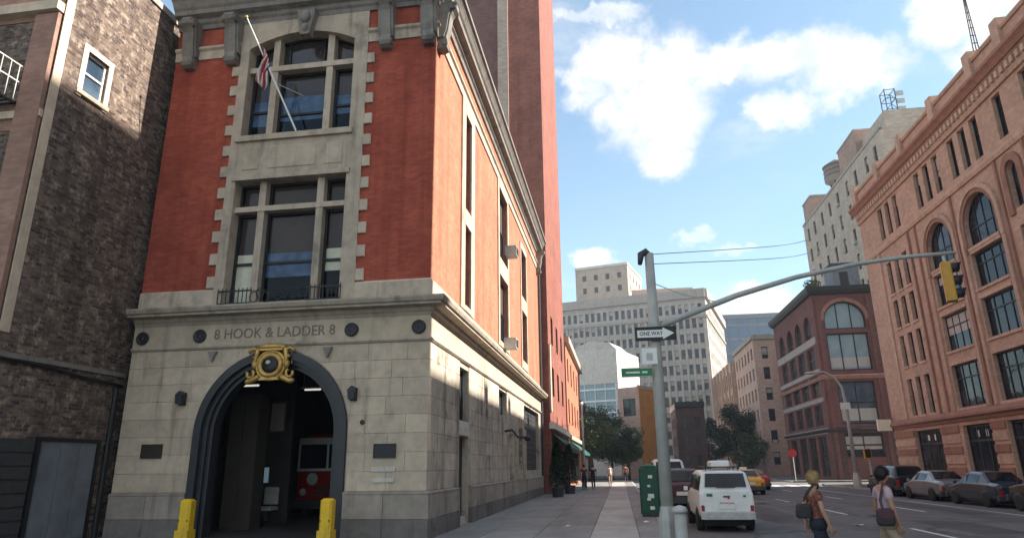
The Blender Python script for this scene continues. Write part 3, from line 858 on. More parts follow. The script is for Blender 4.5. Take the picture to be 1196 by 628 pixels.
# bands, frieze, cornices
for i, (pth, prof) in enumerate((([(FX0, FY), (SU0 - .001, FY)], 0), ([(SU1 + .001, FY), (FX1, FY), (FX1, FYB)], 0))):
    q = MB(); q.sweep(pth, [(-.05, 14.42), (.05, 14.42), (.05, 14.72), (.12, 14.78), (.12, 14.86), (-.05, 14.88)]); q.build('upper_band', M['limestone'], fh)
    q = MB(); q.sweep(pth, [(-.05, 6.222), (.055, 6.222), (.055, 6.70), (.0, 6.76), (-.05, 6.76)]); q.build('blocking_course', M['limestone'], fh)
q = MB(); q.sweep(path, [(-.05, 15.55), (.07, 15.55), (.10, 15.68), (.17, 15.74), (.19, 15.86), (.38, 15.92), (.40, 16.06), (.46, 16.12), (.52, 16.22), (.58, 16.30), (.66, 16.36), (.66, 16.50), (-.05, 16.58)])
q.build('main_cornice', M['dark_cornice'], fh)
q = MB(); q.sweep(path, [(-.05, 5.725), (.06, 5.725), (.09, 5.80), (.14, 5.84), (.16, 5.93), (.42, 5.945), (.42, 6.0), (.48, 6.03), (.52, 6.12), (.52, 6.165), (.06, 6.22), (-.05, 6.22)])
q.build('base_cornice', M['cornice_stone'], fh)
q = MB(); q.sweep(path, [(-.05, 5.135), (.045, 5.135), (.045, 5.722), (-.05, 5.722)]); frieze = q.build('frieze', M['base_stone'], fh)
q = MB(); q.sweep(path, [(-.05, 5.02), (.06, 5.02), (.11, 5.07), (.11, 5.10), (.05, 5.133), (-.05, 5.133)]); q.build('string_course', M['cornice_stone'], fh)
# brackets under the cornice
key = MB()
prof = [(0, 15.69), (.56, 15.69), (.60, 15.60), (.58, 15.46), (.47, 15.36), (.40, 15.24), (.37, 15.0), (.33, 14.7), (.27, 14.46), (.30, 14.36), (.33, 14.24), (.29, 14.12), (.18, 14.06), (0, 14.06)]
key.prism(prof, lambda a, b, d: (d, -a, b), -.17, .17)
prof2 = [(.0, 15.66), (.50, 15.66), (.52, 15.5), (.40, 15.40), (.34, 15.2), (.28, 14.7), (.2, 14.45), (.0, 14.4)]
key.prism(prof2, lambda a, b, d: (d, -a, b), -.235, .235)
key.tube([(-.25, -.47, 15.52), (.25, -.47, 15.52)], .115, 10)
key.tube([(-.21, -.24, 14.24), (.21, -.24, 14.24)], .085, 10)
brk = key.mesh('bracket', M['dark_cornice'])
for u in (-12.9, -11.45, -6.36, -5.02):
    link('bracket', brk, fh, (u - ACX, 0, 0))
for yy in (17.32, 42.6): link('bracket', brk, fh, (FX1 - ACX, yy - FY, 0), PI / 2)
q = MB()
q.prism([(-.16, 14.78), (.16, 14.78), (.30, 15.69), (-.30, 15.69)], lambda a, b, d: FF.p(-8.98 + a, b, d), .05, .30)
q.ball(FF.p(-8.98, 15.38, .3), .17, .16, .21, 10, 7); q.ball(FF.p(-8.98, 15.02, .28), .11, .12, .16, 8, 6)
q.build('keystone', M['dark_cornice'], fh)
# dressed stone of the ground storey
q = MB(); FF.wall(q, FX0, FX1, 0, 5.1, [(ACX - 2.12, ACX + 2.12, 0.0, 2.76, 2.12)], .55); q.build('base_wall', M['cornice_stone'], fh)
def arch_edge(z):
    r = 2.19
    return r if z <= 2.76 else (math.sqrt(max(0, r * r - (z - 2.76) ** 2)) if z < 2.76 + r else 0.0)
def clipped(u0, u1, z0, z1, side):
    """a stone beside the arch ring: its inner edge follows the curve"""
    zs_ = [z0 + (z1 - z0) * k / 5 for k in range(6)]
    edge = [(ACX + side * (arch_edge(z_) + .004), z_) for z_ in zs_]
    if side < 0: poly = [(u0, z0)] + [(max(u0 + .02, min(u1, a)), b) for a, b in edge] + [(u0, z1)]
    else: poly = [(u1, z1)] + [(min(u1 - .02, max(u0, a)), b) for a, b in reversed(edge)] + [(u1, z0)]
    s = MB(); FF.prism(s, poly, -.03, .03)
    c_ = ((u0 + u1) / 2, FY, z0)
    me = s.mesh('stone_block', M['base_stone'], c_)
    L = world_loc(fh); link('stone_block', me, fh, (c_[0] - L[0], c_[1] - L[1], c_[2] - L[2]))
rowh = (5.02 - 1.25) / 8
G = .003
for r in range(8):
    z0 = 1.25 + r * rowh + G; z1 = 1.25 + (r + 1) * rowh - G
    emin = min(arch_edge(z0), arch_edge(z1))
    for side in (-1, 1):
        end = FX0 if side < 0 else FX1 + .03
        span = abs(end - (ACX + side * arch_edge(z0)))
        full = abs(end - (ACX + side * emin))
        n_ = max(1, round(full / 1.12)); off = 0.25 if r % 2 else 0.0
        cuts = [end]
        k = 0
        while True:
            nxt = cuts[-1] - side * (full / n_ * (0.55 if (k == 0 and r % 2) else 1.0))
            k += 1
            if (nxt - (ACX + side * emin)) * side < 0.35: break
            cuts.append(nxt)
        cuts.append(ACX + side * emin)
        for a, b in zip(cuts[:-1], cuts[1:]):
            lo, hi = min(a, b) + G, max(a, b) - G
            if z1 > 4.9 and emin == 0 and abs(b - ACX) < .01:
                hi = hi + G if side < 0 else hi; lo = lo - G if side > 0 else lo
            inner = hi if side < 0 else lo
            if abs(inner - ACX) < max(arch_edge(z0), arch_edge(z1)) + .02: clipped(lo, hi, z0, z1, side)
            else: block(fh, 'stone_block', FF, lo, hi, z0, z1, -.03, .03, 'base_stone', .005)
# side of the ground storey
HS = [(20.5, 21.85, 0.35, 2.72), (20.5, 21.85, 3.2, 4.85), (27.6, 29.7, 3.9, 4.92), (35.4, 42.0, 1.6, 4.9)]
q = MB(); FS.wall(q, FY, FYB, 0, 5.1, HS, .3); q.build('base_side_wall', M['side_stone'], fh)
for r in range(8):
    z0 = 1.25 + r * rowh + G; z1 = 1.25 + (r + 1) * rowh - G
    u = FY
    while u < 35.2:
        wd = (1.3 if u > FY or r % 2 == 0 else .7)
        a, b = u + G, min(u + wd, 35.3) - G
        segs = [(a, b)]
        for h in HS:
            if h[2] - .02 < z1 - .05 and h[3] + .02 > z0 + .05:
                ns = []
                for (p0, p1) in segs:
                    if p1 <= h[0] - .02 or p0 >= h[1] + .02: ns.append((p0, p1)); continue
                    if p0 < h[0] - .1: ns.append((p0, h[0] - .02))
                    if p1 > h[1] + .1: ns.append((h[1] + .02, p1))
                segs = ns
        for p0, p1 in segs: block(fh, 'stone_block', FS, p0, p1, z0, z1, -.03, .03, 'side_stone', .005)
        u += wd
# plinth
def plinth_run(fr, a, b, step, ext0=0.0, ext1=0.0):
    n_ = max(1, round((b - a) / step)); w_ = (b - a) / n_
    for i in range(n_):
        p0 = a + i * w_ + (-ext0 if i == 0 else 0); p1 = a + (i + 1) * w_ + (ext1 if i == n_ - 1 else 0)
        block(fh, 'plinth_stone', fr, p0 + .004, p1 - .004, .585, 1.17, -.02, .12, 'plinth_stone', .01)
        block(fh, 'plinth_stone', fr, p0 + .004, p1 - .004, .09, .578, -.02, .135, 'low_plinth', .01)
plinth_run(FF, FX0, ACX - 2.17, .9)
plinth_run(FF, ACX + 2.17, FX1, .9, 0, .12)
plinth_run(FS, FY, 20.3, 1.1); plinth_run(FS, 22.0, 28.0, 1.2); plinth_run(FS, 28.5, 35, 1.3); plinth_run(FS, 35.6, 43.1, 1.5)
capp = [(-.02, 1.172), (.13, 1.172), (.13, 1.205), (.05, 1.245), (-.02, 1.245)]
for pth in ([(FX0, FY), (ACX - 2.17, FY)], [(ACX + 2.17, FY), (FX1, FY), (FX1, 20.3)], [(FX1, 22.0), (FX1, FYB)]):
    q = MB(); q.sweep(pth, capp); q.build('plinth_cap', M['plinth_stone'], fh)
# dark iron arch
for r0, r1, d0, d1 in ((1.95, 2.16, -.5, .085), (1.83, 1.948, -.5, -.05), (1.72, 1.828, -.5, -.15)):
    def leg(r): return [(ACX - r, .1)] + [(ACX - r * math.cos(PI * k / 32), 2.76 + r * math.sin(PI * k / 32)) for k in range(33)] + [(ACX + r, .1)]
    q = MB(); band(q, FF, leg(r0), leg(r1), d0, d1); q.build('arch_moulding', M['arch_iron'], fh)
# lettering and round bosses on the frieze
lettering(fh, '8 HOOK & LADDER 8', FF, -9.23, 5.415, .05, .40, 'letter_grey', .012, .001, width=3.55)
for u in (-13.2, -11.44, -6.98, -5.1):
    q = MB(); fnc = lambda p, u=u: FF.p(u + p[0], 5.40 + p[1], .045 + p[2])
    q.smooth = True
    q.lathe([(.19, 0), (.19, .05), (.15, .075), (.13, .05), (.05, .06), (.0, .085)], (0, 0, 0), 20, fnc); q.build('round_boss', M['iron'], fh)
# gilt badge over the doorway
EX, EZ = -9.19, 4.50
badge = []
q = MB(); q.smooth = True
pp = lambda a, b, d=0: FF.p(EX + a, EZ + b, .10 + d)
q.tube([pp(.30 * math.cos(t * PI / 12), .28 * math.sin(t * PI / 12), .06) for t in range(25)], .075, 8, False)
q.tube([pp(.40 * math.cos(t * PI / 12), .38 * math.sin(t * PI / 12), .03) for t in range(25)], .05, 8, False)
for s in (-1, 1):
    q.tube([pp(s * (.36 + .02 * t), .42 - .05 * t + .1 * math.sin(t * .9), .05) for t in range(9)], [.05, .07, .075, .07, .06, .06, .065, .06, .04], 8)
    q.tube([pp(s * (.52 + .13 * math.cos(t * .7)), .34 + .12 * math.sin(t * .7), .05) for t in range(8)], [.05] * 8, 7)
    q.tube([pp(s * (.30 + .07 * t), -.30 - .035 * t, .05) for t in range(6)], [.08, .085, .08, .07, .06, .03], 8)
    q.tube([pp(s * (.56 + .1 * math.cos(t * .8 + 2)), -.22 + .11 * math.sin(t * .8 + 2), .05) for t in range(7)], .045, 7)
    q.ball(pp(s * .46, .02, .05), .09, .07, .12, 8, 6)
    q.ball(pp(s * .62, -.42, .04), .1, .06, .07, 8, 6)
q.tube([pp(-.42, .46, .05), pp(-.2, .51, .06), pp(.2, .51, .06), pp(.42, .46, .05)], [.06, .08, .08, .06], 8)
q.smooth = False
q.prism([(-.3, -.40), (.3, -.40), (.24, -.32), (-.24, -.32)], lambda a, b, d: pp(a, b, d), 0, .1)
q.prism([(-.34, .40), (.34, .40), (.30, .54), (-.30, .54)], lambda a, b, d: pp(a, b, d), 0, .11)
bd = q.build('gilt_badge', M['gold'], fh)
q = MB(); q.smooth = True
q.lathe([(.27, 0), (.26, .06), (.18, .11), (.0, .13)], (0, 0, 0), 20, lambda p: pp(p[0], p[1], p[2])); q.build('badge_boss', M['black_paint'], bd)
q = MB(); q.ball(pp(-.04, .07, .13), .07, .03, .06, 8, 6); q.build('badge_helmet', M['plastic_grey'], bd)
# plaques, wall lamps, vents
for u0, u1, z0, z1, mt, nm in ((-12.74, -12.17, 2.14, 2.47, 'bronze', 'wall_plaque'), (-6.19, -5.64, 2.07, 2.38, 'iron', 'wall_plaque'), (-6.24, -5.62, 1.72, 1.84, 'white_stone', 'stone_tablet'), (-6.2, -5.65, 1.46, 1.56, 'white_stone', 'stone_tablet')):
    q = MB(); FF.box(q, u0, u1, z0, z1, .03, .06)
    if nm == 'wall_plaque':
        FF.box(q, u0 - .02, u1 + .02, z0 - .02, z0, .03, .075); FF.box(q, u0 - .02, u1 + .02, z1, z1 + .02, .03, .075)
        FF.box(q, u0 - .02, u0, z0, z1, .03, .075); FF.box(q, u1, u1 + .02, z0, z1, .03, .075)
    q.build(nm, M[mt], fh)
for u in (-11.72, -6.82):
    q = MB(); FF.box(q, u - .09, u + .09, 3.5, 3.84, .03, .09)
    q.prism([(-.08, 3.53), (.08, 3.53), (.11, 3.78), (0, 3.88), (-.11, 3.78)], lambda a, b, d, u=u: FF.p(u + a, b, d), .08, .26)
    q.build('wall_lamp', M['iron'], fh)
q = MB(); fnc = lambda p: FF.p(-6.55 + p[0], 2.95 + p[1], .03 + p[2]); q.lathe([(.06, 0), (.06, .04), (.0, .05)], (0, 0, 0), 12, fnc); q.build('call_point', M['iron'], fh)
for u in (-10.98, -7.62):
    q = MB(); q.prism([(-.13, 4.95), (.13, 4.95), (.0, 4.66)], lambda a, b, d, u=u: FF.p(u + a, b, d), .03, .12); q.build('corbel', M['dark_cornice'], fh)
# side windows of the upper storeys
for (a, b, z0, z1) in SIDE_W:
    window(fh, FS, a, b, z0, z1, .28, hb=(0.5,), t=.08, glass='glass', blind=('blind', .5, 1.0))
for (a, b), (zb, zt), wd in (((21.0, 21.95), (6.77, 14.4), .55), ((27.9, 30.2), (6.77, 14.4), .30), ((34.9, 36.9), (6.77, 13.75), .22)):
    for u0, u1 in ((a - wd, a - .002), (b + .002, b + wd)):
        q = MB(); FS.box(q, u0, u1, zb, zt, -.02, .06); q.build('window_surround', M['limestone'], fh)
for (a, b), zz in (((21.0, 21.95), ((6.77, 6.94), (9.76, 10.34), (13.96, 14.4))), ((27.9, 30.2), ((6.77, 6.99), (9.96, 10.74), (14.11, 14.4))), ((34.9, 36.9), ((6.77, 7.19), (9.91, 10.69), (13.41, 13.75)))):
    for z0, z1 in zz:
        q = MB(); FS.box(q, a, b, z0, z1, -.02, .075); q.build('lintel', M['limestone'], fh)
# ground storey side openings
q = MB(); FS.box(q, 20.55, 21.8, .36, 2.70, -.26, -.18)
dr = q.build('side_door', M['black_paint'], fh)
q = MB(); FS.box(q, 20.7, 20.74, 1.3, 1.5, -.18, -.12); q.build('handle', M['chrome'], dr)
block(fh, 'pale_panel', FS, 20.5, 21.85, 2.74, 3.18, -.02, .05, 'white_stone')
window(fh, FS, 20.5, 21.85, 3.2, 4.85, .3, hb=(), vb=1, glass='glass')
window(fh, FS, 27.6, 29.7, 3.9, 4.92, .3, hb=(), vb=1, glass='glass')
n_ = 12
for i in range(n_):
    zz = 1.62 + (4.88 - 1.62) * i / n_
    q = MB(); FS.box(q, 35.42, 41.98, zz + .01, zz + (4.88 - 1.62) / n_ - .01, -.27, -.20); q.build('shutter_slat', M['dark_steel'], fh)
for u in (30.6, 32.0, 33.4, 34.8):
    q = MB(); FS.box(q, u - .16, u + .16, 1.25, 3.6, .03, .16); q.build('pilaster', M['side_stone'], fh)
q = MB(); q.tube([FS.p(29.0, 3.25, .03), FS.p(29.0, 3.3, .35), FS.p(29.0, 3.0, .6), FS.p(29.0, 2.98, .95)], .05, 8); q.ball(FS.p(29, 2.95, 1.0), .14, .16, .13, 10, 6)
q.build('side_lamp', M['iron'], fh)
q = MB(); q.tube([FS.p(43.05, .2, .12), FS.p(43.05, 15.6, .12)], .07, 8); q.build('downpipe', M['dark_steel'], fh)
# garage behind the arch
gx0, gx1, gy1, gz = -13.2, -5.2, 31.0, 5.0
q = MB()
q.quad((gx0, FY + .56, .1), (gx0, gy1, .1), (gx0, gy1, gz), (gx0, FY + .56, gz)); q.quad((gx1, FY + .56, .1), (gx1, FY + .56, gz), (gx1, gy1, gz), (gx1, gy1, .1))
q.quad((gx0, gy1, .1), (gx1, gy1, .1), (gx1, gy1, gz), (gx0, gy1, gz)); q.quad((gx0, FY + .56, gz), (gx1, FY + .56, gz), (gx1, gy1, gz), (gx0, gy1, gz))
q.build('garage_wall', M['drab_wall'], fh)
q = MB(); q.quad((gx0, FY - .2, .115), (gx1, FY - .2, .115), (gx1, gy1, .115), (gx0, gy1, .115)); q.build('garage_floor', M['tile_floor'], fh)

# things in and on the firehouse
def solid(name, mats, label, cat, mb, loc, group=None):
    t_ = mb.build(name, mats); tag(t_, label, cat, group); return t_
t = thing('locker', 'tall beige locker standing inside the left of the firehouse doorway', 'locker', (-11.2, 19.7, .115))
q = MB(); q.box(-11.8, -10.85, 19.5, 20.1, .12, 4.05); q.build('cabinet', M['locker'], t)
for i in range(2):
    q = MB(); q.box(-11.79 + i * .475, -11.335 + i * .475, 19.47, 19.50, .25, 4.0); d_ = q.build('locker_door', M['locker'], t)
    q = MB(); q.box(-11.42 + i * .14, -11.39 + i * .14, 19.44, 19.47, 1.2, 1.5); q.build('handle', M['chrome'], d_)
t = thing('framed_picture', 'pale framed picture hanging on the dark garage wall', 'picture', (-11.2, 22.0, 2.9))
q = MB(); q.box(-11.85, -11.25, 22.0, 22.05, 3.0, 4.05); q.build('frame', M['wood'], t)
q = MB(); q.box(-11.79, -11.31, 21.98, 21.999, 3.06, 3.99); q.build('sheet', M['pale_blind'], t)
q = MB(); q.box(-13.15, -11.0, 22.06, 22.2, .12, 4.9); q.build('partition', M['drab_wall'], fh)
t = thing('notice_board', 'small pale blue notice stuck inside the dark garage', 'notice', (-11.9, 21.9, 1.4))
q = MB(); q.box(-12.05, -11.65, 21.95, 22.0, 1.35, 1.9); q.build('backing', M['dark_steel'], t)
q = MB(); q.box(-12.02, -11.68, 21.93, 21.949, 1.38, 1.87); q.build('notice_sheet', M['screen_glow'], t)  # paper sheet with a faint added glow of its own
t = thing('office_chair', 'grey swivel chair in the shadow of the garage', 'chair', (-11.3, 21.3, .115))
q = MB(); q.bevbox(-11.6, -11.05, 21.05, 21.6, .55, .66, .03); q.build('seat', M['plastic_grey'], t)
q = MB(); q.bevbox(-11.58, -11.08, 21.55, 21.64, .72, 1.25, .03); q.build('backrest', M['plastic_grey'], t)
q = MB(); q.tube([(-11.32, 21.3, .2), (-11.32, 21.3, .56)], .03, 8)
for k in range(5):
    a = k * 2 * PI / 5; q.tube([(-11.32, 21.3, .24), (-11.32 + .28 * math.cos(a), 21.3 + .28 * math.sin(a), .16)], .025, 6)
q.build('base', M['dark_steel'], t)
q = MB(); q.tube([(-11.32, 21.56, .62), (-11.32, 21.62, .9)], .025, 6); q.build('back_stem', M['dark_steel'], t)
for xx, yy, zz, ln in ((-11.9, 20.6, 4.42, .7), (-10.2, 21.6, 4.35, .7), (-9.3, 22.6, 3.9, .6)):
    lb = {-11.9: 'left fluorescent strip light on the garage ceiling', -10.2: 'middle fluorescent strip light on the garage ceiling', -9.3: 'right and lowest fluorescent strip light in the garage'}[xx]
    t = thing('strip_light', lb, 'ceiling light', (xx, yy, zz), group='strip lights in the garage')
    q = MB(); q.box(xx - ln / 2, xx + ln / 2, yy - .08, yy + .08, zz + .06, zz + .12)
    q.tube([(xx - .3, yy, zz + .12), (xx - .3, yy, 4.99)], .01, 5); q.tube([(xx + .3, yy, zz + .12), (xx + .3, yy, 4.99)], .01, 5); q.build('housing', M['plastic_grey'], t)
    q = MB(); q.tube([(xx - ln / 2 + .1, yy, zz + .03), (xx + ln / 2 - .03, yy, zz + .03)], .03, 8); q.build('tube', M['lamp_glow'], t)
# fire engine, front towards the street
t = thing('fire_engine', 'red and white fire engine parked inside the arched doorway', 'fire engine', (-10.9, 25.0, .115))
X0, X1 = -12.15, -9.75
q = MB(); q.bevbox(X0, X1, 25.0, 30.9, .5, 1.75, .06); q.box(X0 + .02, X1 - .02, 25.1, 30.9, 1.72, 2.72); body = q.build('body', M['red_paint'], t)
q = MB(); q.bevbox(X0 - .02, X1 + .02, 24.98, 30.9, 2.70, 2.95, .05); q.build('roof', M['white_paint'], t)
q = MB(); q.box(X0 - .01, X1 + .01, 24.97, 25.08, 1.72, 1.82); q.build('waist_band', M['white_paint'], t)
for xx in (X0, -11.0, X1 - .08):
    q = MB(); q.box(xx, xx + .08, 24.98, 25.08, 1.82, 2.70); q.build('pillar', M['white_paint'], t)
q = MB(); q.box(X0 + .08, X1 - .08, 25.02, 25.04, 1.82, 2.70); q.build('windscreen', M['car_glass'], t)
q = MB(); q.bevbox(X0 - .1, X1 + .1, 24.55, 25.0, .42, .72, .05); q.build('bumper', M['chrome'], t)
for k in range(5):
    q = MB(); q.box(-11.45, -10.45, 24.95, 24.99, .84 + k * .08, .88 + k * .08); q.build('grille_bar', M['chrome'], t)
for xx in (X0 + .3, X1 - .3):
    q = MB(); q.smooth = True; q.lathe([(.13, 0), (.13, .05), (.09, .07), (0, .08)], (0, 0, 0), 14, lambda p, xx=xx: (xx + p[0], 24.99 - p[2], .98 + p[1])); q.build('headlight', M['lamp_white'], t)
q = MB(); q.lathe([(.22, 0), (.22, .02), (0, .025)], (0, 0, 0), 18, lambda p: (-11.52 + p[0], 24.99 - p[2], 1.44 + p[1])); q.build('door_crest', M['sticker'], t)
for s in (-1, 1):
    for yy in (25.9, 31.4):
        q = MB(); q.tube([(-10.95 + s * 1.02, yy, .6), (-10.95 + s * 1.24, yy, .6)], .48, 18); q.build('wheel', M['rubber'], t)
q = MB(); q.box(X0 + .2, X1 - .2, 25.4, 25.7, 2.95, 3.08); q.build('light_bar', M['tail_red'], t)

# bollards before the doorway
def bollard(x, y_, lab):
    t = thing('bollard', lab, 'bollard', (x, y_, .13), group='yellow bollards beside the doorway')
    q = MB(); q.bevbox(x - .15, x + .15, y_ - .15, y_ + .15, .13, 1.12, .05); q.build('post', M['yellow_paint'], t)
    q = MB(); q.box(x - .17, x + .17, y_ - .17, y_ + .17, .132, .40); q.build('sleeve', M['yellow_paint'], t)
    q = MB()
    for s in (-1, 1): q.ball((x + s * .11, y_ - .155, .62), .022, .014, .022, 6, 4)
    q.build('bolt', M['dark_steel'], t)
    return t
bollard(-10.70, 16.2, 'yellow bollard left of the arched doorway')
bollard(-7.02, 16.2, 'yellow bollard right of the arched doorway')

# flagpole with a drooping flag
t = thing('flagpole', 'thin white flagpole slanting out from the upper firehouse window', 'flagpole', FF.p(-9.06, 11.4, .1))
base = Vector(FF.p(-9.06, 11.5, .10)); tip = Vector(FF.p(-10.61, 15.15, .90))
q = MB(); q.tube([base, base.lerp(tip, .5), tip], [.03, .025, .016], 8); q.build('pole', M['white_paint'], t)
q = MB(); q.ball(tip, .05, .05, .05, 8, 6); q.build('finial', M['gold'], t)
q = MB(); q.tube([Vector(FF.p(-9.0, 12.8, -.05)), base.lerp(tip, .42)], .012, 6); q.build('stay', M['plastic_grey'], t)
q = MB(); FF.box(q, -9.14, -8.98, 11.36, 11.56, .06, .13); q.build('bracket', M['iron'], t)
def flag():
    rows, cols = 27, 10
    a = base.lerp(tip, .76); b_ = base.lerp(tip, .48)
    vs = []; mi = []
    for i in range(rows + 1):
        f = i / rows
        for j in range(cols + 1):
            g = j / cols
            p = a.lerp(b_, g * .75 + .05)
            drop = 1.25 * f
            gather = 0.2 + 0.6 * f
            cx_ = a.x + .12 + (p.x - a.x) * (1 - gather)
            fold = .10 * math.sin(g * 13 + f * 2) * min(1, f * 3)
            vs.append((cx_ + .05 * math.sin(f * 5 + g * 4), p.y + fold - .05 * f, p.z - drop * (0.55 + .45 * (1 - g)) - .02))
    me = MB()
    for i in range(rows):
        for j in range(cols):
            k0 = i * (cols + 1) + j
            me.cur = 0 if (j * 2 // 2) % 2 == 0 else 1
            if i < 4 and j >= 8: me.cur = 2
            me.quad(vs[k0], vs[k0 + 1], vs[k0 + cols + 2], vs[k0 + cols + 1])
    me.smooth = True; me.sm = [True] * len(me.f)
    o = me.build('flag', [M['flag_red'], M['flag_white'], M['flag_blue']])
    sd = o.modifiers.new('thickness', 'SOLIDIFY'); sd.thickness = .006
    return tag(o, 'furled red and white striped flag hanging limp from the slanting pole', 'flag')
flag()
# air conditioners in the side windows
for u, z0, lb in ((29.5, 11.2, 'upper window air conditioner jutting from the sunlit brick side'), (29.0, 6.78, 'lower window air conditioner just above the stone cornice')):
    t = thing('air_conditioner', lb, 'air conditioner', FS.p(u, z0, .2), group='window air conditioners on the firehouse side')
    q = MB(); FS.box(q, u - .35, u + .35, z0, z0 + .45, .08, .62); q.build('casing', M['plastic_grey'], t)
    q = MB()
    for k in range(6): FS.box(q, u - .3, u + .3, z0 + .06 + k * .06, z0 + .085 + k * .06, .621, .64)
    q.build('grille', M['dark_steel'], t)
# ------------------------------------------------------------------ other buildings
def shell(root, foot, h, wallmat, edges=None, depth=0.28, roofmat='dark_cornice', z0=0.0, name='wall'):
    """walls over a plan given counter-clockwise; edges maps an edge number to its openings; returns the frames"""
    frs = []
    q = MB(); mats = [M[wallmat]]
    for i in range(len(foot)):
        a, b = foot[i], foot[(i + 1) % len(foot)]
        fr = Frame(a, (b[0] - a[0], b[1] - a[1])); L = math.hypot(b[0] - a[0], b[1] - a[1])
        frs.append((fr, L))
        fr.wall(q, 0, L, z0, h, (edges or {}).get(i, []), depth)
    q.build(name, mats, root)
    q = MB(); q.add([(x, y, h - .12) for x, y in foot], [tuple(range(len(foot)))]); q.build('roof', M[roofmat], root)
    return frs

def rect(x0, x1, y0, y1): return [(x0, y0), (x1, y0), (x1, y1), (x0, y1)]   # edges: 0 south, 1 east, 2 north, 3 west
def part(root, name, mat, *boxes, fr=None):
    q = MB()
    for b in boxes:
        if fr: fr.box(q, *b)
        else: q.box(*b)
    return q.build(name, M[mat], root)

def rblind():
    return ('pale_blind', random.choice((.35, .5, .6, .75)), .97) if random.random() < .4 else None

# ---- old brick neighbour on the left
NX, NY = -13.8, 13.0
nb = thing('brick_building', 'old brown brick building left of the firehouse, half in its shadow', 'building', (NX, NY, 0))
NW = [(.95, 1.72, 11.62, 12.86)]
SW = [(8.9, 11.4, a, b) for a, b in ((.4, 3.4), (4.5, 6.9), (7.6, 10.0), (10.9, 13.2), (14.2, 15.7))] + [(4.5, 7.0, a, b) for a, b in ((.4, 3.4), (4.5, 6.9), (7.6, 10.0), (10.9, 13.2))]
foot = rect(-26.0, NX, NY, 31.0)
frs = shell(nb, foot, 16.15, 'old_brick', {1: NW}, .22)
FN = frs[1][0]; FNS = Frame((-26, NY), (1, 0))
q = MB(); FNS.wall(q, 0, 12.19, 0, 16.15, SW, .3, d=.03); q.build('front_wall', M['front_brick'], nb)
for h in SW: window(nb, FNS, *h[:4], .3, vb=0, hb=(.5,), glass='glass')
window(nb, FN, *NW[0][:4], .2, hb=(.52,), t=.05, sash='white_paint', glass='glass_sky')
part(nb, 'window_surround', 'cream_paint', (.78, .948, 11.45, 13.02, -.02, .035), (1.722, 1.88, 11.45, 13.02, -.02, .035), (.95, 1.72, 12.862, 13.02, -.02, .034), fr=FN)
part(nb, 'window_sill', 'cream_paint', (.75, 1.9, 11.50, 11.618, -.02, .08), fr=FN)
part(nb, 'corner_strip', 'cream_paint', (0.0, .26, 4.9, 16.1, -.02, .03), fr=FN)
part(nb, 'pilaster', 'front_brick', (11.5, 12.17, 0.2, 13.3, .03, .14), fr=FNS)
part(nb, 'ledge', 'cream_paint', (0, 12.2, 13.35, 13.62, .02, .25), (0, 12.2, 10.3, 10.5, .02, .12), fr=FNS)
part(nb, 'coping', 'pale_band', (0.0, 18.0, 16.0, 16.22, -.3, .06), fr=FN)
q = MB(); q.tube([FN.p(.05, 4.30, .05), FN.p(1.5, 4.28, .06), FN.p(2.6, 4.16, .06), FN.p(4.1, 4.10, .05)], .045, 6); q.build('cable', M['black_paint'], nb)
part(nb, 'stone_course', 'dark_cornice', (0.0, 4.2, 4.34, 4.46, -.02, .06), fr=FN)
door = part(nb, 'shutter_door', 'panel_blue', (1.66, 3.48, .12, 2.52, -.02, .06), fr=FN)
for k in range(3): part(door, 'door_panel', 'panel_blue', (1.72 + k * .59, 2.25 + k * .59, .22, 2.44, .061, .085), fr=FN)
part(nb, 'door_frame', 'black_paint', (1.55, 1.658, .1, 2.62, -.02, .09), (3.482, 3.59, .1, 2.62, -.02, .09), (1.66, 3.48, 2.522, 2.62, -.02, .088), fr=FN)
gt = part(nb, 'roller_shutter', 'dark_steel', (.12, 1.5, .12, 2.55, -.02, .05), fr=FN)
for k in range(8): part(gt, 'slat', 'dark_steel', (.14, 1.48, .16 + k * .3, .42 + k * .3, .051, .08), fr=FN)
q = MB(); q.tube([FN.p(3.85, .1, .09), FN.p(3.85, 4.0, .09)], .075, 8); q.build('downpipe', M['black_paint'], nb)
# fire escape on the front
t = thing('fire_escape', 'iron fire escape balcony high on the pinkish front at the far left', 'fire escape', FNS.p(9.9, 10.8, .1))
part(t, 'platform', 'iron', *[(8.3, 11.45, 10.74, 10.78, .05 + k * .16, .13 + k * .16) for k in range(6)], (8.3, 8.36, 10.70, 10.74, .03, 1.0), (11.39, 11.45, 10.70, 10.74, .03, 1.0), fr=FNS)
q = MB()
for k in range(17):
    u = 8.32 + k * .194; q.tube([FNS.p(u, 10.78, .98), FNS.p(u, 11.75, .98)], .013, 5)
for s in (8.32, 11.43):
    for k in range(4): q.tube([FNS.p(s, 10.78, .2 + k * .24), FNS.p(s, 11.75, .2 + k * .24)], .013, 5)
t_b = q.build('baluster', M['white_stone'], t); t_b['kind'] = 'stuff'
q = MB()
for z in (11.75, 11.3): q.tube([FNS.p(8.32, z, .05), FNS.p(8.32, z, .98), FNS.p(11.43, z, .98), FNS.p(11.43, z, .05)], .02, 6)
q.build('rail', M['white_stone'], t)
q = MB()
for s in (-.22, .22): q.tube([FNS.p(9.3 + s, 10.7, .7), FNS.p(10.6 + s, 7.8, .7)], .02, 6)
for k in range(10):
    f = k / 10; q.tube([FNS.p(9.08 + 1.3 * f, 10.7 - 2.9 * f, .7), FNS.p(9.52 + 1.3 * f, 10.7 - 2.9 * f, .7)], .014, 5)
q.build('ladder', M['iron'], t)

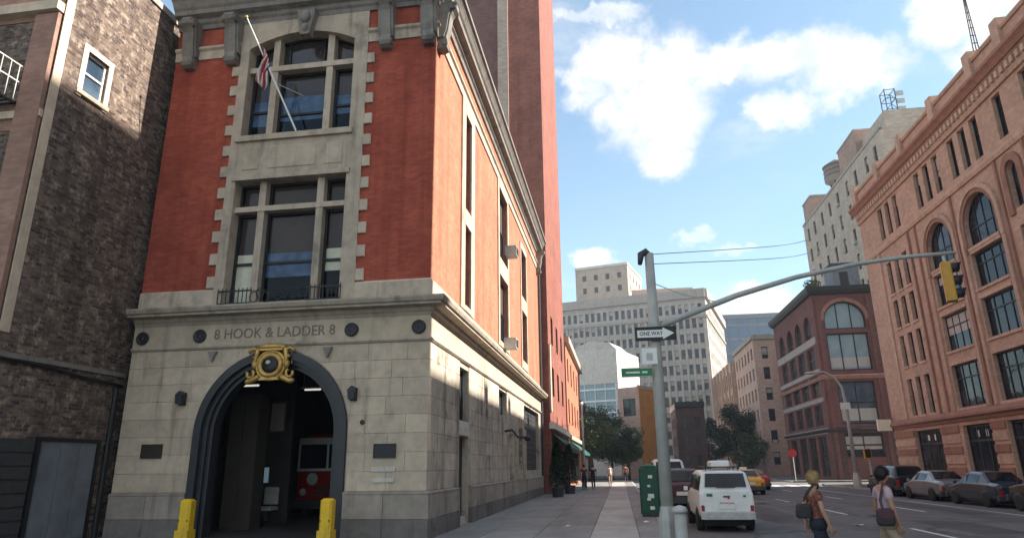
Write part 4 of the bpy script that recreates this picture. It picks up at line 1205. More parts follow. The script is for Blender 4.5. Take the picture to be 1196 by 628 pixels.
# ---- brick tower behind the firehouse, its shopfront with a green awning
tw = thing('brick_tower', 'tall dark red brick tower rising behind the firehouse', 'tower', (-8, 43.9, 0))
TE = [(a, a + 1.5, z, z + 2.0) for a in (2.2, 6.2, 10.2, 14.0) for z in (6.4, 10.0)]
frs = shell(tw, rect(-6.75, -4.3, 43.9, 58.0), 62, 'tower_brick', {1: TE[:6] + [(.6, 13.6, .3, 3.0)]}, .3)
FT = frs[1][0]
for h in TE[:6]: window(tw, FT, *h, .3, hb=(.5,), glass='glass_far')
part(tw, 'pale_pier', 'pale_brick', (-7.55, -6.752, 43.75, 46, 0, 62))
q = MB(); Frame((-16, 44.3), (1, 0)).wall(q, 0, 8.45, 0, 60, [], .3)
q.build('wing_wall', M['purple_brick'], tw)
part(tw, 'roof', 'dark_cornice', (-16, -7.6, 44.31, 58, 60.0, 60.4))
part(tw, 'corner_pier', 'limestone', (.0, .7, 5.2, 9.6, .0, .12), fr=FT)
part(tw, 'cornice_band', 'white_stone', (-.05, 14.1, 4.1, 4.5, -.05, .3), fr=FT)
def awning(root, fr, u0, u1, z0=2.75, z1=3.85, out=1.1):
    q = MB()
    fr.prism  # sloped cloth with a hanging valance
    P = fr.p
    vs = [P(u0, z1, .02), P(u1, z1, .02), P(u1, z0 + .25, out), P(u0, z0 + .25, out), P(u0, z0, out), P(u1, z0, out)]
    vs += [P(u0, z1 - .04, .02), P(u1, z1 - .04, .02), P(u1, z0 + .21, out - .03), P(u0, z0 + .21, out - .03), P(u0, z0, out - .03), P(u1, z0, out - .03)]
    q.add(vs, [(0, 1, 2, 3), (3, 2, 5, 4), (6, 9, 8, 7), (9, 10, 11, 8), (0, 3, 9, 6), (1, 7, 8, 2), (3, 4, 10, 9), (2, 8, 11, 5), (4, 5, 11, 10), (0, 6, 7, 1)])
    return q.build('awning', M['awning_green'], root)
awning(tw, FT, 1.0, 7.0); awning(tw, FT, 7.4, 13.8)
for k in range(5): window(tw, FT, .6 + k * 2.6, 3.1 + k * 2.6, .3, 3.0, .3, hb=(.78,), vb=1, t=.1, glass='glass')
sb = thing('shop_building', 'low red brick shop building beyond the tower', 'building', (-8, 58.2, 0))
SE_ = [(1.5 + i * 4.2, 3.0 + i * 4.2, z, z + 2.1) for i in range(4) for z in (5.4, 9.0)]
frs = shell(sb, rect(-16, -4.2, 58.15, 80), 12.6, 'side_brick', {1: SE_ + [(1, 17.5, .3, 3.1)]}, .3)
FB = frs[1][0]
for h in SE_: window(sb, FB, *h, .3)
for k in range(5): window(sb, FB, 1.0 + k * 3.3, 4.2 + k * 3.3, .3, 3.1, .3, hb=(.78,), vb=1, t=.1, glass='glass')
part(sb, 'cornice', 'limestone', (-.05, 21.9, 12.2, 12.75, -.2, .35), fr=FB)
part(sb, 'shop_band', 'limestone', (-.05, 21.9, 4.0, 4.35, -.05, .25), fr=FB)
awning(sb, FB, 2, 16)

# ---- arcaded orange building along the right of the avenue
ar = thing('arcaded_building', 'long orange brick building with tall round arches and deep cornice', 'building', (22, 59.5, 0))
AY0, AY1, AX, AH = 17.27, 59.5, 22.0, 24.5
U = lambda y: AY1 - y
ROWS = ((5.1, 7.8), (8.75, 11.1), (11.75, 13.9))
trip = [55.0, 53.5, 52.0]
bays = [46.5, 41.3, 33.1, 27.9, 22.7]
holes = []; spec = []
def addh(y0, y1, z0, z1, rise=0.0, **kw):
    holes.append((U(y1), U(y0), z0, z1, rise)); spec.append(kw)
for cy in trip:
    for z0, z1 in ROWS + ((14.45, 17.0),): addh(cy - .42, cy + .42, z0, z1, hb=(.55,), t=.06)
    addh(cy - .42, cy + .42, 18.95, 21.55, hb=(.6,), t=.06)
for cy in bays:
    for z0, z1 in ROWS: addh(cy - 1.75, cy + 1.75, z0, z1, vb=3, hb=(.68,), t=.08)
    addh(cy - 1.75, cy + 1.75, 14.3, 15.5, 1.75, vb=3, hb=(.95,), t=.08)
    for dy_ in (-1.45, 0, 1.45): addh(cy + dy_ - .42, cy + dy_ + .42, 18.95, 21.55, hb=(.6,), t=.06)
    addh(cy - 1.75, cy + 1.75, .25, 4.0, vb=2, hb=(.74,), t=.14)
addh(51.4, 55.7, .25, 4.0, vb=2, hb=(.74,), t=.14)
for cy in (37.2,):
    addh(cy - .5, cy + .5, 14.9, 17.0, .5, hb=(.5,), t=.06)
    for z0, z1 in ROWS: addh(cy - .5, cy + .5, z0, z1, hb=(.5,), t=.06)
    addh(cy - .42, cy + .42, 18.95, 21.55, hb=(.6,), t=.06)
frs = shell(ar, rect(AX, 48, AY0, AY1), AH, 'orange_brick', {3: holes}, .38)
FA = frs[3][0]
random.seed(3)
for h, kw in zip(holes, spec):
    bl = None
    if h[4] == 0 and h[2] > 4 and random.random() < .35: bl = ('pale_blind', random.choice((.45, .6, .7)), .98)
    w_ = window(ar, FA, h[0], h[1], h[2], h[3], .36, rise=h[4], blind=bl, glass='glass', **kw)
    if h[2] < 1:
        for i in range(2):
            um = (h[0] + h[1]) / 2 - .55 + i * 1.1
            o_ = part(ar, 'door_light', 'white_paint', (um - .14, um + .14, 3.25, 3.65, -.29, -.27), fr=FA)
for cy in bays:
    u = U(cy)
    for r0, r1, d1 in ((1.76, 2.02, .10), (2.024, 2.32, .17)):
        def ring(r): return [(u - r, 14.0)] + [(u - r * math.cos(PI * k / 20), 15.5 + r * math.sin(PI * k / 20)) for k in range(21)] + [(u + r, 14.0)]
        q = MB(); band(q, FA, ring(r0), ring(r1), -.02, d1); q.build('archivolt', M['red_sandstone' if r0 < 2 else 'orange_stone'], ar)
    for s in (-1, 1): part(ar, 'pilaster', 'orange_brick', (u + s * 2.17 - .17, u + s * 2.17 + .17, 4.95, 13.998, -.02, .14), fr=FA)
    for z0, z1 in ROWS:
        part(ar, 'spandrel', 'orange_stone', (u - 1.75, u + 1.75, z1 + .02, z1 + .22, -.3, .06), fr=FA)
        part(ar, 'window_sill', 'orange_stone', (u - 1.85, u + 1.85, z0 - .18, z0 - .01, -.3, .10), fr=FA)
    part(ar, 'window_sill', 'orange_stone', (u - 1.85, u + 1.85, 14.1, 14.29, -.3, .10), fr=FA)
u = U(37.2)
def ring(r): return [(u - r, 14.6)] + [(u - r * math.cos(PI * k / 16), 17.0 + r * math.sin(PI * k / 16)) for k in range(17)] + [(u + r, 14.6)]
q = MB(); band(q, FA, ring(.52), ring(.95), -.02, .14); q.build('archivolt', M['red_sandstone'], ar)
part(ar, 'pilaster', 'orange_stone', (U(56.6), U(56.25), 4.95, 18.1, -.02, .12), fr=FA)
for yy in (50.7, 49.5, 44.0, 38.6, 35.8): part(ar, 'drainpipe', 'red_sandstone', (U(yy) - .09, U(yy) + .09, 4.95, 18.1, .0, .13), fr=FA)
for cy in trip:
    for z0, z1 in ROWS + ((14.45, 17.0),):
        part(ar, 'window_sill', 'orange_stone', (U(cy) - .5, U(cy) + .5, z0 - .16, z0 - .01, -.3, .09), fr=FA)
pa = [(AX, AY1), (AX, AY0)]
def course(name, mat, prof):
    q = MB(); q.sweep([(AX, AY1 + .1), (AX, AY0)], prof); q.build(name, M[mat], ar)
course('belt_course', 'red_sandstone', [(-.05, 4.25), (.12, 4.25), (.2, 4.42), (.38, 4.52), (.38, 4.66), (.1, 4.94), (-.05, 4.94)])
course('string_course', 'orange_stone', [(-.05, 18.15), (.12, 18.15), (.2, 18.35), (.2, 18.5), (-.05, 18.7)])
course('corbel_table', 'orange_stone', [(-.05, 21.75), (.14, 21.75), (.18, 21.95), (.22, 22.5), (.36, 22.6), (-.05, 22.62)])
course('cornice', 'red_sandstone', [(-.05, 22.65), (.4, 22.65), (.55, 22.85), (.72, 23.0), (.72, 23.2), (-.05, 23.3)])
course('coping', 'orange_stone', [(-.35, 24.5), (.1, 24.5), (.16, 24.62), (.1, 24.78), (-.35, 24.78)])
q = MB()
for k in range(90):
    u = .25 + k * .51; FA.box(q, u, u + .26, 22.08, 22.46, .2, .34)
q.build('dentil', M['orange_stone'], ar)['kind'] = 'stuff'
for yy in (59.2, 54.0, 49.2, 43.9, 38.8, 35.6, 30.5, 25): part(ar, 'parapet_block', 'orange_stone', (U(yy) - .35, U(yy) + .35, 23.31, 25.25, -.5, .22), fr=FA)
for yc, hw_ in ((57.6, 1.85), (50.0, 1.3), (43.95, .8), (37.2, 2.3), (30.5, .8)):
    for k in range(6): part(ar, 'rusticated_band', 'red_sandstone' if k % 2 else 'orange_stone', (U(yc) - hw_, U(yc) + hw_, .3 + k * .66, .3 + k * .66 + .44, -.02, .09 if k % 2 else .06), fr=FA)
t = thing('hanging_sign', 'blank cream box sign on the far corner of the arcaded building', 'sign', (21.2, 59.2, 4.3))
part(t, 'panel', 'cream_board', (20.7, 21.75, 59.1, 59.3, 4.2, 5.1)); part(t, 'bracket', 'iron', (20.9, 22.0, 59.17, 59.23, 5.1, 5.16))
t = thing('roof_mast', 'thin lattice mast standing on the orange parapet', 'mast', (23.2, 39.9, 24.6))
q = MB()
for a in range(3): q.tube([(23.2 + .22 * math.cos(a * 2.1), 39.9 + .22 * math.sin(a * 2.1), 24.4), (23.2 + .06 * math.cos(a * 2.1), 39.9 + .06 * math.sin(a * 2.1), 29.9)], .03, 5)
for k in range(9): q.box(22.98 + k * .015, 23.42 - k * .015, 39.88, 39.92, 25.0 + k * .55, 25.04 + k * .55)
q.build('lattice', M['dark_steel'], t)
q = MB(); q.tube([(23.2, 39.9, 29.8), (23.2, 39.9, 31.0)], .03, 6); q.build('aerial', M['dark_steel'], t)

# ---- tall block on the corner south of the arcade, whose shade falls across the old brick wall
tb_ = thing('tall_corner_block', 'tall brick block on the near corner across the avenue', 'building', (22, 8, 0))
tg = [(u0, u0 + 1.6, z, z + 2.1) for u0 in (2, 5.5, 9, 12.5, 16, 19.5, 23) for z in range(2, 36, 4)]
frs = shell(tb_, rect(22.2, 46, -10, 17.25), 39.2, 'orange_brick', {3: tg}, .3)
for h in tg: window(tb_, frs[3][0], *h, .3, hb=(.5,), glass='glass')
# ---- maroon corner building with a big arched window
mr = thing('maroon_building', 'maroon brick corner building with a huge arched studio window', 'building', (21.6, 75, 0))
MXa, MYa, MYb = 21.6, 75.0, 94.0
MS = [(.95, 5.15, 15.5, 16.5, 2.0), (.95, 5.15, 11.1, 15.05), (1.3, 5.0, 5.6, 9.95), (1.3, 5.0, 2.3, 4.7)]
UW = lambda y: MYb - y
mw = []
cols_ = (78.3, 82.3, 86.3, 90.5)
for cy in cols_:
    mw.append((UW(cy + 1.35), UW(cy - 1.35), 15.0, 16.2, 1.35))
    for z0, z1 in ((11.6, 13.9), (8.6, 10.8), (5.6, 7.8)): mw.append((UW(cy + 1.45), UW(cy - 1.45), z0, z1))
    mw.append((UW(cy + 1.45), UW(cy - 1.45), .4, 4.5))
frs = shell(mr, rect(MXa, 31.5, MYa, MYb), 20.0, 'maroon_brick', {0: MS, 3: mw}, .35)
FMS, FMW = frs[0][0], frs[3][0]
window(mr, FMS, .95, 5.15, 15.5, 16.5, .35, rise=2.0, vb=2, hb=(), t=.14, glass='teal_glass')
window(mr, FMS, .95, 5.15, 11.1, 15.05, .35, vb=2, hb=(), t=.14, glass='teal_glass', blind=('pale_blind', .06, .34))
window(mr, FMS, 1.3, 5.0, 5.6, 9.95, .35, vb=1, hb=(.5,), t=.14, glass='glass_sky', blind=('pale_blind', .05, .35))
window(mr, FMS, 1.3, 5.0, 2.3, 4.7, .35, vb=1, hb=(.5,), t=.14, glass='glass', blind=('pale_blind', .3, .9))
for h in mw: window(mr, FMW, h[0], h[1], h[2], h[3], .35, rise=(h[4] if len(h) > 4 else 0), vb=1, hb=(.5,), t=.1, glass='glass_far')
for z0, z1 in ((14.1, 14.9), (11.0, 11.45), (8.0, 8.45), (4.7, 5.3)):
    part(mr, 'spandrel_band', 'pale_band', (.4, 18.4, z0, z1, -.02, .07), fr=FMW)
pth = [(MXa, MYb), (MXa, MYa), (31.5, MYa)]
for nm, mt, prof in (('cornice', 'iron', [(-.05, 19.3), (.3, 19.4), (.55, 19.75), (.6, 20.15), (-.05, 20.2)]), ('belt_course', 'red_sandstone', [(-.05, 10.2), (.14, 10.2), (.2, 10.5), (.2, 10.6), (-.05, 10.7)]), ('shop_cornice', 'iron', [(-.05, 4.85), (.2, 4.85), (.3, 5.1), (-.05, 5.25)])):
    q = MB(); q.sweep(pth, prof); q.build(nm, M[mt], mr)
q = MB(); u = 3.05
def ring(r, k_=1.0): return [(u - r * math.cos(PI * k / 20), 16.5 + r * .95 * math.sin(PI * k / 20)) for k in range(21)]
band(q, FMS, ring(2.12), ring(2.5), -.02, .12); q.build('archivolt', M['red_sandstone'], mr)
for u in (.45, 5.6, 7.2): part(mr, 'pilaster', 'maroon_brick', (u - .2, u + .2, .2, 19.2, -.02, .13), fr=FMS)
for a_, b_ in ((0, 1.25), (5.05, 9.8)): part(mr, 'dark_base', 'dark_brick', (a_, b_, .0, 4.8, -.02, .05), fr=FMS)
t = thing('roof_shed', 'dark rooftop shed on the maroon corner building', 'shed', (25.8, 77.5, 19.9))
part(t, 'walls', 'panel_blue', (24.6, 27.4, 76.5, 79.5, 19.9, 23.0)); part(t, 'roof', 'dark_steel', (24.4, 27.6, 76.3, 79.7, 23.001, 23.2)); part(t, 'door', 'black_paint', (25.3, 26.2, 76.46, 76.5, 20.0, 22.2))

# ---- pale stepped tower behind it
bt = thing('stepped_tower', 'pale brick tower with red penthouses rising behind the maroon building', 'tower', (32, 76, 0))
TY0, TY1, TX = 76.0, 110.0, 32.0
bw = []
for cy in (78.2, 81.2, 85.2, 88.6, 92.6, 96.4, 100.2, 104.2, 107.6):
    for fl in range(5): bw.append((TY1 - cy - .5, TY1 - cy + .5, 22.2 + fl * 3.4, 24.3 + fl * 3.4))
frs = shell(bt, rect(TX, 54, TY0, TY1), 39.2, 'beige_brick', {3: bw}, .3)
FTW = frs[3][0]
for h in bw: window(bt, FTW, *h, .3, hb=(.5,), t=.07, blind=rblind())
for h in bw[3::7]: part(bt, 'air_conditioner', 'plastic_grey', (h[0] + .15, h[1] - .15, h[2] + .05, h[2] + .5, -.25, .35), fr=FTW)
part(bt, 'coping', 'pale_band', (0, 34, 39.0, 39.35, -.3, .12), fr=FTW)
part(bt, 'penthouse', 'rust_brick', (32.2, 40, 84.0, 90.6, 39.2, 42.9))
part(bt, 'penthouse', 'rust_brick', (32.2, 37, 105.0, 109.4, 39.2, 42.4))
part(bt, 'plant_room', 'dark_cornice', (40.02, 54, 83.0, 92, 39.2, 43.6))
part(bt, 'penthouse', 'beige_brick', (33.0, 40, 76.4, 83.9, 39.2, 41.6))
part(bt, 'cornice_lip', 'pale_band', (32.1, 40.1, 83.9, 90.7, 42.9, 43.15)); part(bt, 'cornice_lip', 'pale_band', (32.1, 37.1, 104.9, 109.5, 42.4, 42.65))
t = thing('water_tank', 'round rooftop water tank on legs above the pale tower', 'water tank', (33.6, 96.0, 39.2))
q = MB(); q.smooth = True; q.lathe([(1.2, 1.7), (1.95, 2.0), (1.9, 4.3), (2.05, 4.32), (0, 5.6)], (33.9, 96.3, 39.2), 16); q.build('drum', M['tank'], t)
for a in range(4):
    q = MB(); xx, yy = 33.9 + 1.3 * math.cos(a * PI / 2 + .8), 96.3 + 1.3 * math.sin(a * PI / 2 + .8); q.tube([(xx, yy, 39.1), (xx, yy, 41.15)], .12, 6); q.build('leg', M['dark_steel'], t)
for k in range(3):
    q = MB(); q.smooth = True; q.tube([(33.9 + 1.94 * math.cos(i * PI / 10), 96.3 + 1.94 * math.sin(i * PI / 10), 41.9 + k * .7) for i in range(21)], .05, 5, False); q.build('hoop', M['dark_steel'], t)
t = thing('roof_antenna', 'open lattice antenna frame on the roofs above the orange parapet', 'antenna', (39.9, 87, 43.1))
q = MB()
ax_ = [(37.9, 86.5), (39.2, 86.5), (39.2, 88), (37.9, 88)]
for x_, y_ in ax_: q.tube([(x_, y_, 43.0), (x_, y_, 50.0)], .07, 5)
for z in (45.4, 47, 48.6, 49.9):
    for i in range(4): q.tube([(*ax_[i], z), (*ax_[(i + 1) % 4], z)], .05, 5)
for z in (43.8, 45.4, 47, 48.4):
    q.tube([(*ax_[0], z), (*ax_[1], z + 1.5)], .04, 5); q.tube([(*ax_[1], z), (*ax_[2], z + 1.5)], .04, 5)
q.build('frame', M['dark_steel'], t)
for k in range(5):
    q = MB(); q.box(39.3, 40.3, 86.6, 86.75, 44.4 + k * 1.15, 45.05 + k * 1.15); q.build('dish_panel', M['steel'], t)

# ---- buildings farther up the avenue
def grid(u0, u1, nu, z0, z1, nz, wf=.5, hf=.6):
    du, dz_ = (u1 - u0) / nu, (z1 - z0) / nz
    return [(u0 + i * du + du * (1 - wf) / 2, u0 + i * du + du * (1 + wf) / 2, z0 + j * dz_ + dz_ * (1 - hf) / 2, z0 + j * dz_ + dz_ * (1 + hf) / 2) for i in range(nu) for j in range(nz)]
pk = thing('pink_building', 'salmon brick apartment block with punched windows beyond the maroon building', 'building', (20.7, 104, 0))
g0 = grid(.5, 13.5, 6, 1.0, 19.2, 6, .42, .58); g3 = grid(.5, 16.5, 6, 1.0, 19.2, 6, .42, .58)
frs = shell(pk, rect(20.7, 35, 104, 121), 20.2, 'pink_brick', {0: g0, 3: g3}, .3)
for h in g0[:24]: window(pk, frs[0][0], *h, .3, hb=(.5,), t=.08, blind=rblind())
for h in g0[1:20:5]: part(pk, 'air_conditioner', 'plastic_grey', (h[0] + .2, h[1] - .2, h[2], h[2] + .4, -.2, .3), fr=frs[0][0])
for h in g3: window(pk, frs[3][0], *h, .3, hb=(.5,), t=.08, blind=rblind())
part(pk, 'cornice', 'pale_band', (0, 14.3, 19.7, 20.4, -.1, .3), fr=frs[0][0]); part(pk, 'cornice', 'pale_band', (0, 17, 19.7, 20.4, -.1, .3), fr=frs[3][0])
pl = thing('pier_building', 'tan building with tall window bays between vertical piers behind the tree', 'building', (20.3, 122, 0))
g3 = grid(.5, 25.5, 6, 2, 18, 4, .62, .7)
frs = shell(pl, rect(20.3, 36, 121.5, 147.5), 19.2, 'pink_brick', {3: g3, 0: []}, .4)
for h in g3: window(pl, frs[3][0], *h, .4, vb=1, hb=(.5,), t=.12)
for k in range(7): part(pl, 'pier', 'orange_stone', (.25 + k * 4.17, .85 + k * 4.17, 1, 19.1, -.02, .3), fr=frs[3][0])
bg_ = thing('glass_tower', 'dark blue glass office tower far behind the avenue', 'tower', (40, 220, 0))
frs = shell(bg_, [(33.8, 220), (56, 220), (56, 245), (33.8, 245)], 47.5, 'blue_glass')
for k in range(9): part(bg_, 'floor_band', 'panel_blue', (-.05, 22.3, 8 + k * 4.5, 8.9 + k * 4.5, -.02, .15), fr=frs[0][0])
for k in range(8): part(bg_, 'mullion', 'panel_blue', (k * 3.1, .2 + k * 3.1, 2, 47.4, -.02, .22), fr=frs[0][0])
part(bg_, 'roof_band', 'panel_blue', (-.1, 22.3, 46.6, 48.0, -.1, .3), fr=frs[0][0])

def rot_foot(cx_, cy_, th, wl, dl):
    """south-east corner, turn th, length of the south side to the left and of the east side to the back"""
    c_, s_ = math.cos(th), math.sin(th)
    a = (cx_ - wl * c_, cy_ + wl * s_); b = (cx_, cy_); c2 = (cx_ + dl * s_, cy_ + dl * c_); d = (a[0] + dl * s_, a[1] + dl * c_)
    return [a, b, c2, d]
def joined_panes(root, fr, hs, depth, mat):
    q = MB(); k_ = MB()
    for h in hs:
        if random.random() < .45: zb_ = h[2] + (h[3] - h[2]) * random.uniform(.3, .8); fr.box(k_, h[0], h[1], zb_, h[3], -depth + .06, -depth + .09)
    k_.build('blind', M['pale_blind'], root)['kind'] = 'stuff'
    for h in hs: fr.box(q, h[0], h[1], h[2], h[3], -depth - .05, -depth + .05)
    o = q.build('window', M[mat], root); o['kind'] = 'stuff'; return o
gb = thing('grey_block', 'huge grey office block with rows of windows closing the avenue', 'building', (20.7, 150, 0))
ft = rot_foot(20.7, 150, math.radians(14), 36, 40)
ga = grid(.6, 35.4, 24, 3, 37, 10, .58, .62); gbb = grid(1, 39, 16, 3, 37, 10, .45, .58)
frs = shell(gb, ft, 39.3, 'grey_brick', {0: ga, 1: gbb}, .5)
joined_panes(gb, frs[0][0], ga, .4, 'glass_far'); joined_panes(gb, frs[1][0], gbb, .4, 'glass_far')
for fr, L in frs[:2]:
    part(gb, 'cornice', 'pale_band', (-.1, L + .1, 37.6, 39.6, -.1, .6), fr=fr)
    for z_ in (33.1, 9.6): part(gb, 'belt_course', 'pale_band', (0, L, z_, z_ + .6, -.02, .25), fr=fr)
for k in range(25): part(gb, 'pier', 'grey_brick', (.4 + k * 1.45, .8 + k * 1.45, 3, 33, -.02, .2), fr=frs[0][0])
part(gb, 'roof_hut', 'orange_stone', (5, 19, 156, 164, 39.2, 41.5))
ph = thing('penthouse_block', 'square pale block with small windows above the grey block', 'building', (4.2, 158, 39))
ft = rot_foot(4.3, 159, math.radians(14), 13.2, 16)
gp = grid(.8, 12.6, 4, 38.5, 48, 3, .32, .45); gp1 = grid(1, 15, 4, 38.5, 48, 3, .3, .45)
frs = shell(ph, ft, 49.2, 'pale_brick', {0: gp, 1: gp1}, .3, z0=30)
for h in gp: window(ph, frs[0][0], *h, .3, hb=(.5,), t=.1)
for h in gp1: window(ph, frs[1][0], *h, .3, hb=(.5,), t=.1)
part(ph, 'coping', 'white_stone', (-.1, 13.3, 48.8, 49.4, -.2, .2), fr=frs[0][0]); part(ph, 'coping', 'white_stone', (-.1, 16.1, 48.8, 49.4, -.2, .2), fr=frs[1][0])
wb = thing('white_building', 'low white building with a pale glass front half hidden by trees', 'building', (0.3, 118, 0))
ft = rot_foot(.4, 118, math.radians(20), 8.6, 12)
frs = shell(wb, ft, 21.5, 'white_stone', {0: [(.4, 8.2, 3, 15.5)]}, .2)
q = MB(); F0 = frs[0][0]; F0.box(q, .4, 8.2, 3, 15.5, -.2, -.1); q.build('glass_front', M['teal_glass'], wb)
for k in range(6): part(wb, 'floor_band', 'white_paint', (.4, 8.2, 4.4 + k * 2.0, 4.7 + k * 2.0, -.1, .05), fr=F0)
for k in range(5): part(wb, 'glazing_bar', 'white_paint', (.4 + k * 1.92, .52 + k * 1.92, 3, 15.5, -.1, .06), fr=F0)
q = MB(); F0.prism(q, [(.0, 21.4), (8.6, 21.4), (7.4, 22.6), (3.8, 23.2), (1, 22.3)], -6, -.02); q.build('roof_gable', M['white_stone'], wb)
orb = thing('orange_building', 'small building with a bright orange side wall behind the signpost', 'building', (3.0, 96.5, 0))
ft = rot_foot(3.1, 96.5, math.radians(32), 3.4, 4.9)
frs = shell(orb, ft, 12.4, 'pink_brick', {0: [(.8, 2.8, 8.4, 10.8)]}, .2)
window(orb, frs[0][0], .8, 2.8, 8.4, 10.8, .2, vb=1)
part(orb, 'painted_side', 'orange_paint', (0, 4.9, .1, 12.3, .005, .06), fr=frs[1][0]); part(orb, 'coping', 'orange_stone', (-.1, 5.0, 12.1, 12.6, -.2, .12), fr=frs[1][0])
dk = thing('dark_house', 'dark brick house standing left of the leafy tree on the avenue', 'building', (9, 108, 0))
gd = grid(.4, 4.0, 2, 1, 9.4, 3, .4, .55); gw = grid(.8, 9, 3, 1, 9.4, 3, .4, .55)
frs = shell(dk, rect(8.9, 13.2, 108, 118), 10.9, 'dark_brick', {0: gd, 3: gw}, .2)
for h in gd: window(dk, frs[0][0], *h, .2)
for h in gw: window(dk, frs[3][0], *h, .2)
part(dk, 'side_facing', 'pink_brick', (0, 10, 10.0, 10.88, .0, .1), fr=frs[3][0]); part(dk, 'cornice', 'iron', (-.1, 4.4, 10.3, 11.1, -.1, .25), fr=frs[0][0])
cs = thing('corner_shop', 'pale two storey corner shop beyond the trees on the left', 'building', (-5, 94, 0))
g0 = grid(2, 14, 4, 4.5, 9, 1, .5, .7); g1 = grid(.5, 17.5, 5, 4.5, 9, 1, .5, .7)
frs = shell(cs, rect(-20, -4.8, 94, 112), 10, 'pink_brick', {0: g0, 1: g1}, .25)
for h in g0: window(cs, frs[0][0], *h, .25)
for h in g1: window(cs, frs[1][0], *h, .25)
part(cs, 'shop_sign_band', 'white_stone', (0, 15.2, 3.2, 4.0, -.02, .15), fr=frs[0][0]); part(cs, 'shop_sign_band', 'white_stone', (0, 18, 3.2, 4.0, -.02, .15), fr=frs[1][0])
# ------------------------------------------------------------------ street furniture
sp = thing('signal_pole', 'grey traffic signal pole with a long curved arm over the avenue', 'signal pole', (.95, 15.5, .13))
q = MB(); q.smooth = True
q.tube([(.95, 15.5, .9), (.95, 15.5, 4.0), (.95, 15.5, 6.62)], [.135, .125, .105], 12); q.build('shaft', M['steel'], sp)
q = MB(); q.lathe([(.27, 0), (.27, .06), (.22, .12), (.2, .55), (.16, .75), (.15, .82)], (.95, 15.5, .13), 8); q.build('base', M['steel'], sp)
q = MB(); q.smooth = True
q.tube([(1.0, 15.5, 4.82), (1.5, 15.5, 5.02), (2.85, 15.5, 5.50), (4.2, 15.5, 5.86), (5.53, 15.5, 6.10), (6.6, 15.5, 6.20), (7.62, 15.5, 6.24)], [.075, .072, .065, .058, .05, .045, .04], 10); q.build('mast_arm', M['steel'], sp)
q = MB(); q.tube([(.98, 15.5, 5.9), (1.6, 15.5, 5.6), (2.4, 15.5, 5.37)], .012, 5); q.build('stay_rod', M['steel'], sp)
q = MB(); q.lathe([(.16, 0), (.16, .22), (0, .24)], (.95, 15.5, 4.70), 10); q.build('collar', M['steel'], sp)
q = MB(); q.smooth = True; q.tube([(.96, 15.5, 6.55), (.86, 15.48, 6.66), (.76, 15.45, 6.6), (.72, 15.42, 6.34)], [.09, .10, .085, .05], 8); q.build('camera_hood', M['dark_steel'], sp)
def signal(x, y_, zt, rz, lab, face='signal_yellow'):
    t = thing('traffic_light', lab, 'traffic light', (x, y_, zt - .88), rz); t.scale = (.84, .84, .84)
    me = {}
    def add(nm, q, mt, parent):
        return link(nm, q.mesh(nm, M[mt]), parent)
    q = MB()
    q.bevbox(-.17, .17, -.12, .12, 0, 1.05, .03); add('housing', q, face, t)
    for k, cc in enumerate(('lens_green', 'lens_amber', 'lens_red')):
        z = .18 + k * .345
        q = MB(); q.smooth = True; q.lathe([(.13, 0), (.12, .03), (0, .05)], (0, 0, 0), 14, lambda p, z=z: (p[0], -.12 - p[2], z + p[1])); ln = add('lens', q, cc, t)
        q = MB(); q.smooth = True
        n_ = 14; vs = []; fs = []
        for i in range(n_ + 1):
            a = -PI * .18 + i * (PI * 1.36) / n_
            for r in (.15, .142):
                vs.append((r * math.cos(a), -.12, z + r * math.sin(a))); vs.append((r * math.cos(a), -.36 + .06 * (1 - math.sin(max(0, min(PI, a)))), z + r * math.sin(a)))
        for i in range(n_):
            a, b = i * 4, i * 4 + 4
            fs += [(a, a + 1, b + 1, b), (a + 2, b + 2, b + 3, a + 3), (a + 1, a + 3, b + 3, b + 1)]
        q.add(vs, fs); add('visor', q, 'black_paint' if face != 'signal_yellow' or k < 9 else face, t)
    q = MB(); q.tube([(0, 0, 1.04), (0, 0, 1.24)], .03, 8); add('hanger', q, 'steel', t)
    return t
M['lens_green'] = plain_mat('lens_green', (.01, .05, .035), .2, bump=0); M['lens_amber'] = plain_mat('lens_amber', (.16, .08, .01), .2, bump=0); M['lens_red'] = plain_mat('lens_red', (.12, .01, .01), .2, bump=0)
signal(7.36, 15.5, 6.02, math.radians(70), 'yellow traffic light at the arm end over the avenue')
FP = Frame((0, 15.33), (1, 0))
t = thing('one_way_sign', 'black one way sign with a white arrow on the signal pole', 'sign', (.96, 15.33, 4.66))
part(t, 'plate', 'black_paint', (.50, 1.42, 4.50, 4.82, .0, .012), fr=FP)
q = MB(); FP.prism(q, [(.55, 4.575), (1.12, 4.575), (1.12, 4.525), (1.375, 4.66), (1.12, 4.795), (1.12, 4.745), (.55, 4.745)], .0125, .016); q.build('arrow', M['white_paint'], t)
lettering(t, 'ONE WAY', FP, .86, 4.66, .018, .125, 'black_paint', .001, .002, width=.52)
part(t, 'clamp', 'steel', (.88, 1.02, 4.6, 4.72, -.06, -.001), fr=FP)
t = thing('street_name_sign', 'green street name sign sticking out left of the signal pole', 'sign', (.5, 15.4, 3.8))
part(t, 'blade', 'green_sign', (.14, .82, 3.69, 3.90, .0, .012), fr=FP)
part(t, 'border', 'white_paint', (.15, .81, 3.70, 3.707, .0125, .014), (.15, .81, 3.883, 3.89, .0125, .014), fr=FP)['kind'] = 'stuff'
q = MB()
FP.box(q, .24, .55, 3.775, 3.815, .0125, .014); FP.box(q, .60, .72, 3.775, 3.815, .0125, .014)
q.build('worn_lettering', M['sticker'], t)['kind'] = 'stuff'
t = thing('parking_sign', 'small white sign below the one way arrow on the pole', 'sign', (.77, 15.33, 4.1))
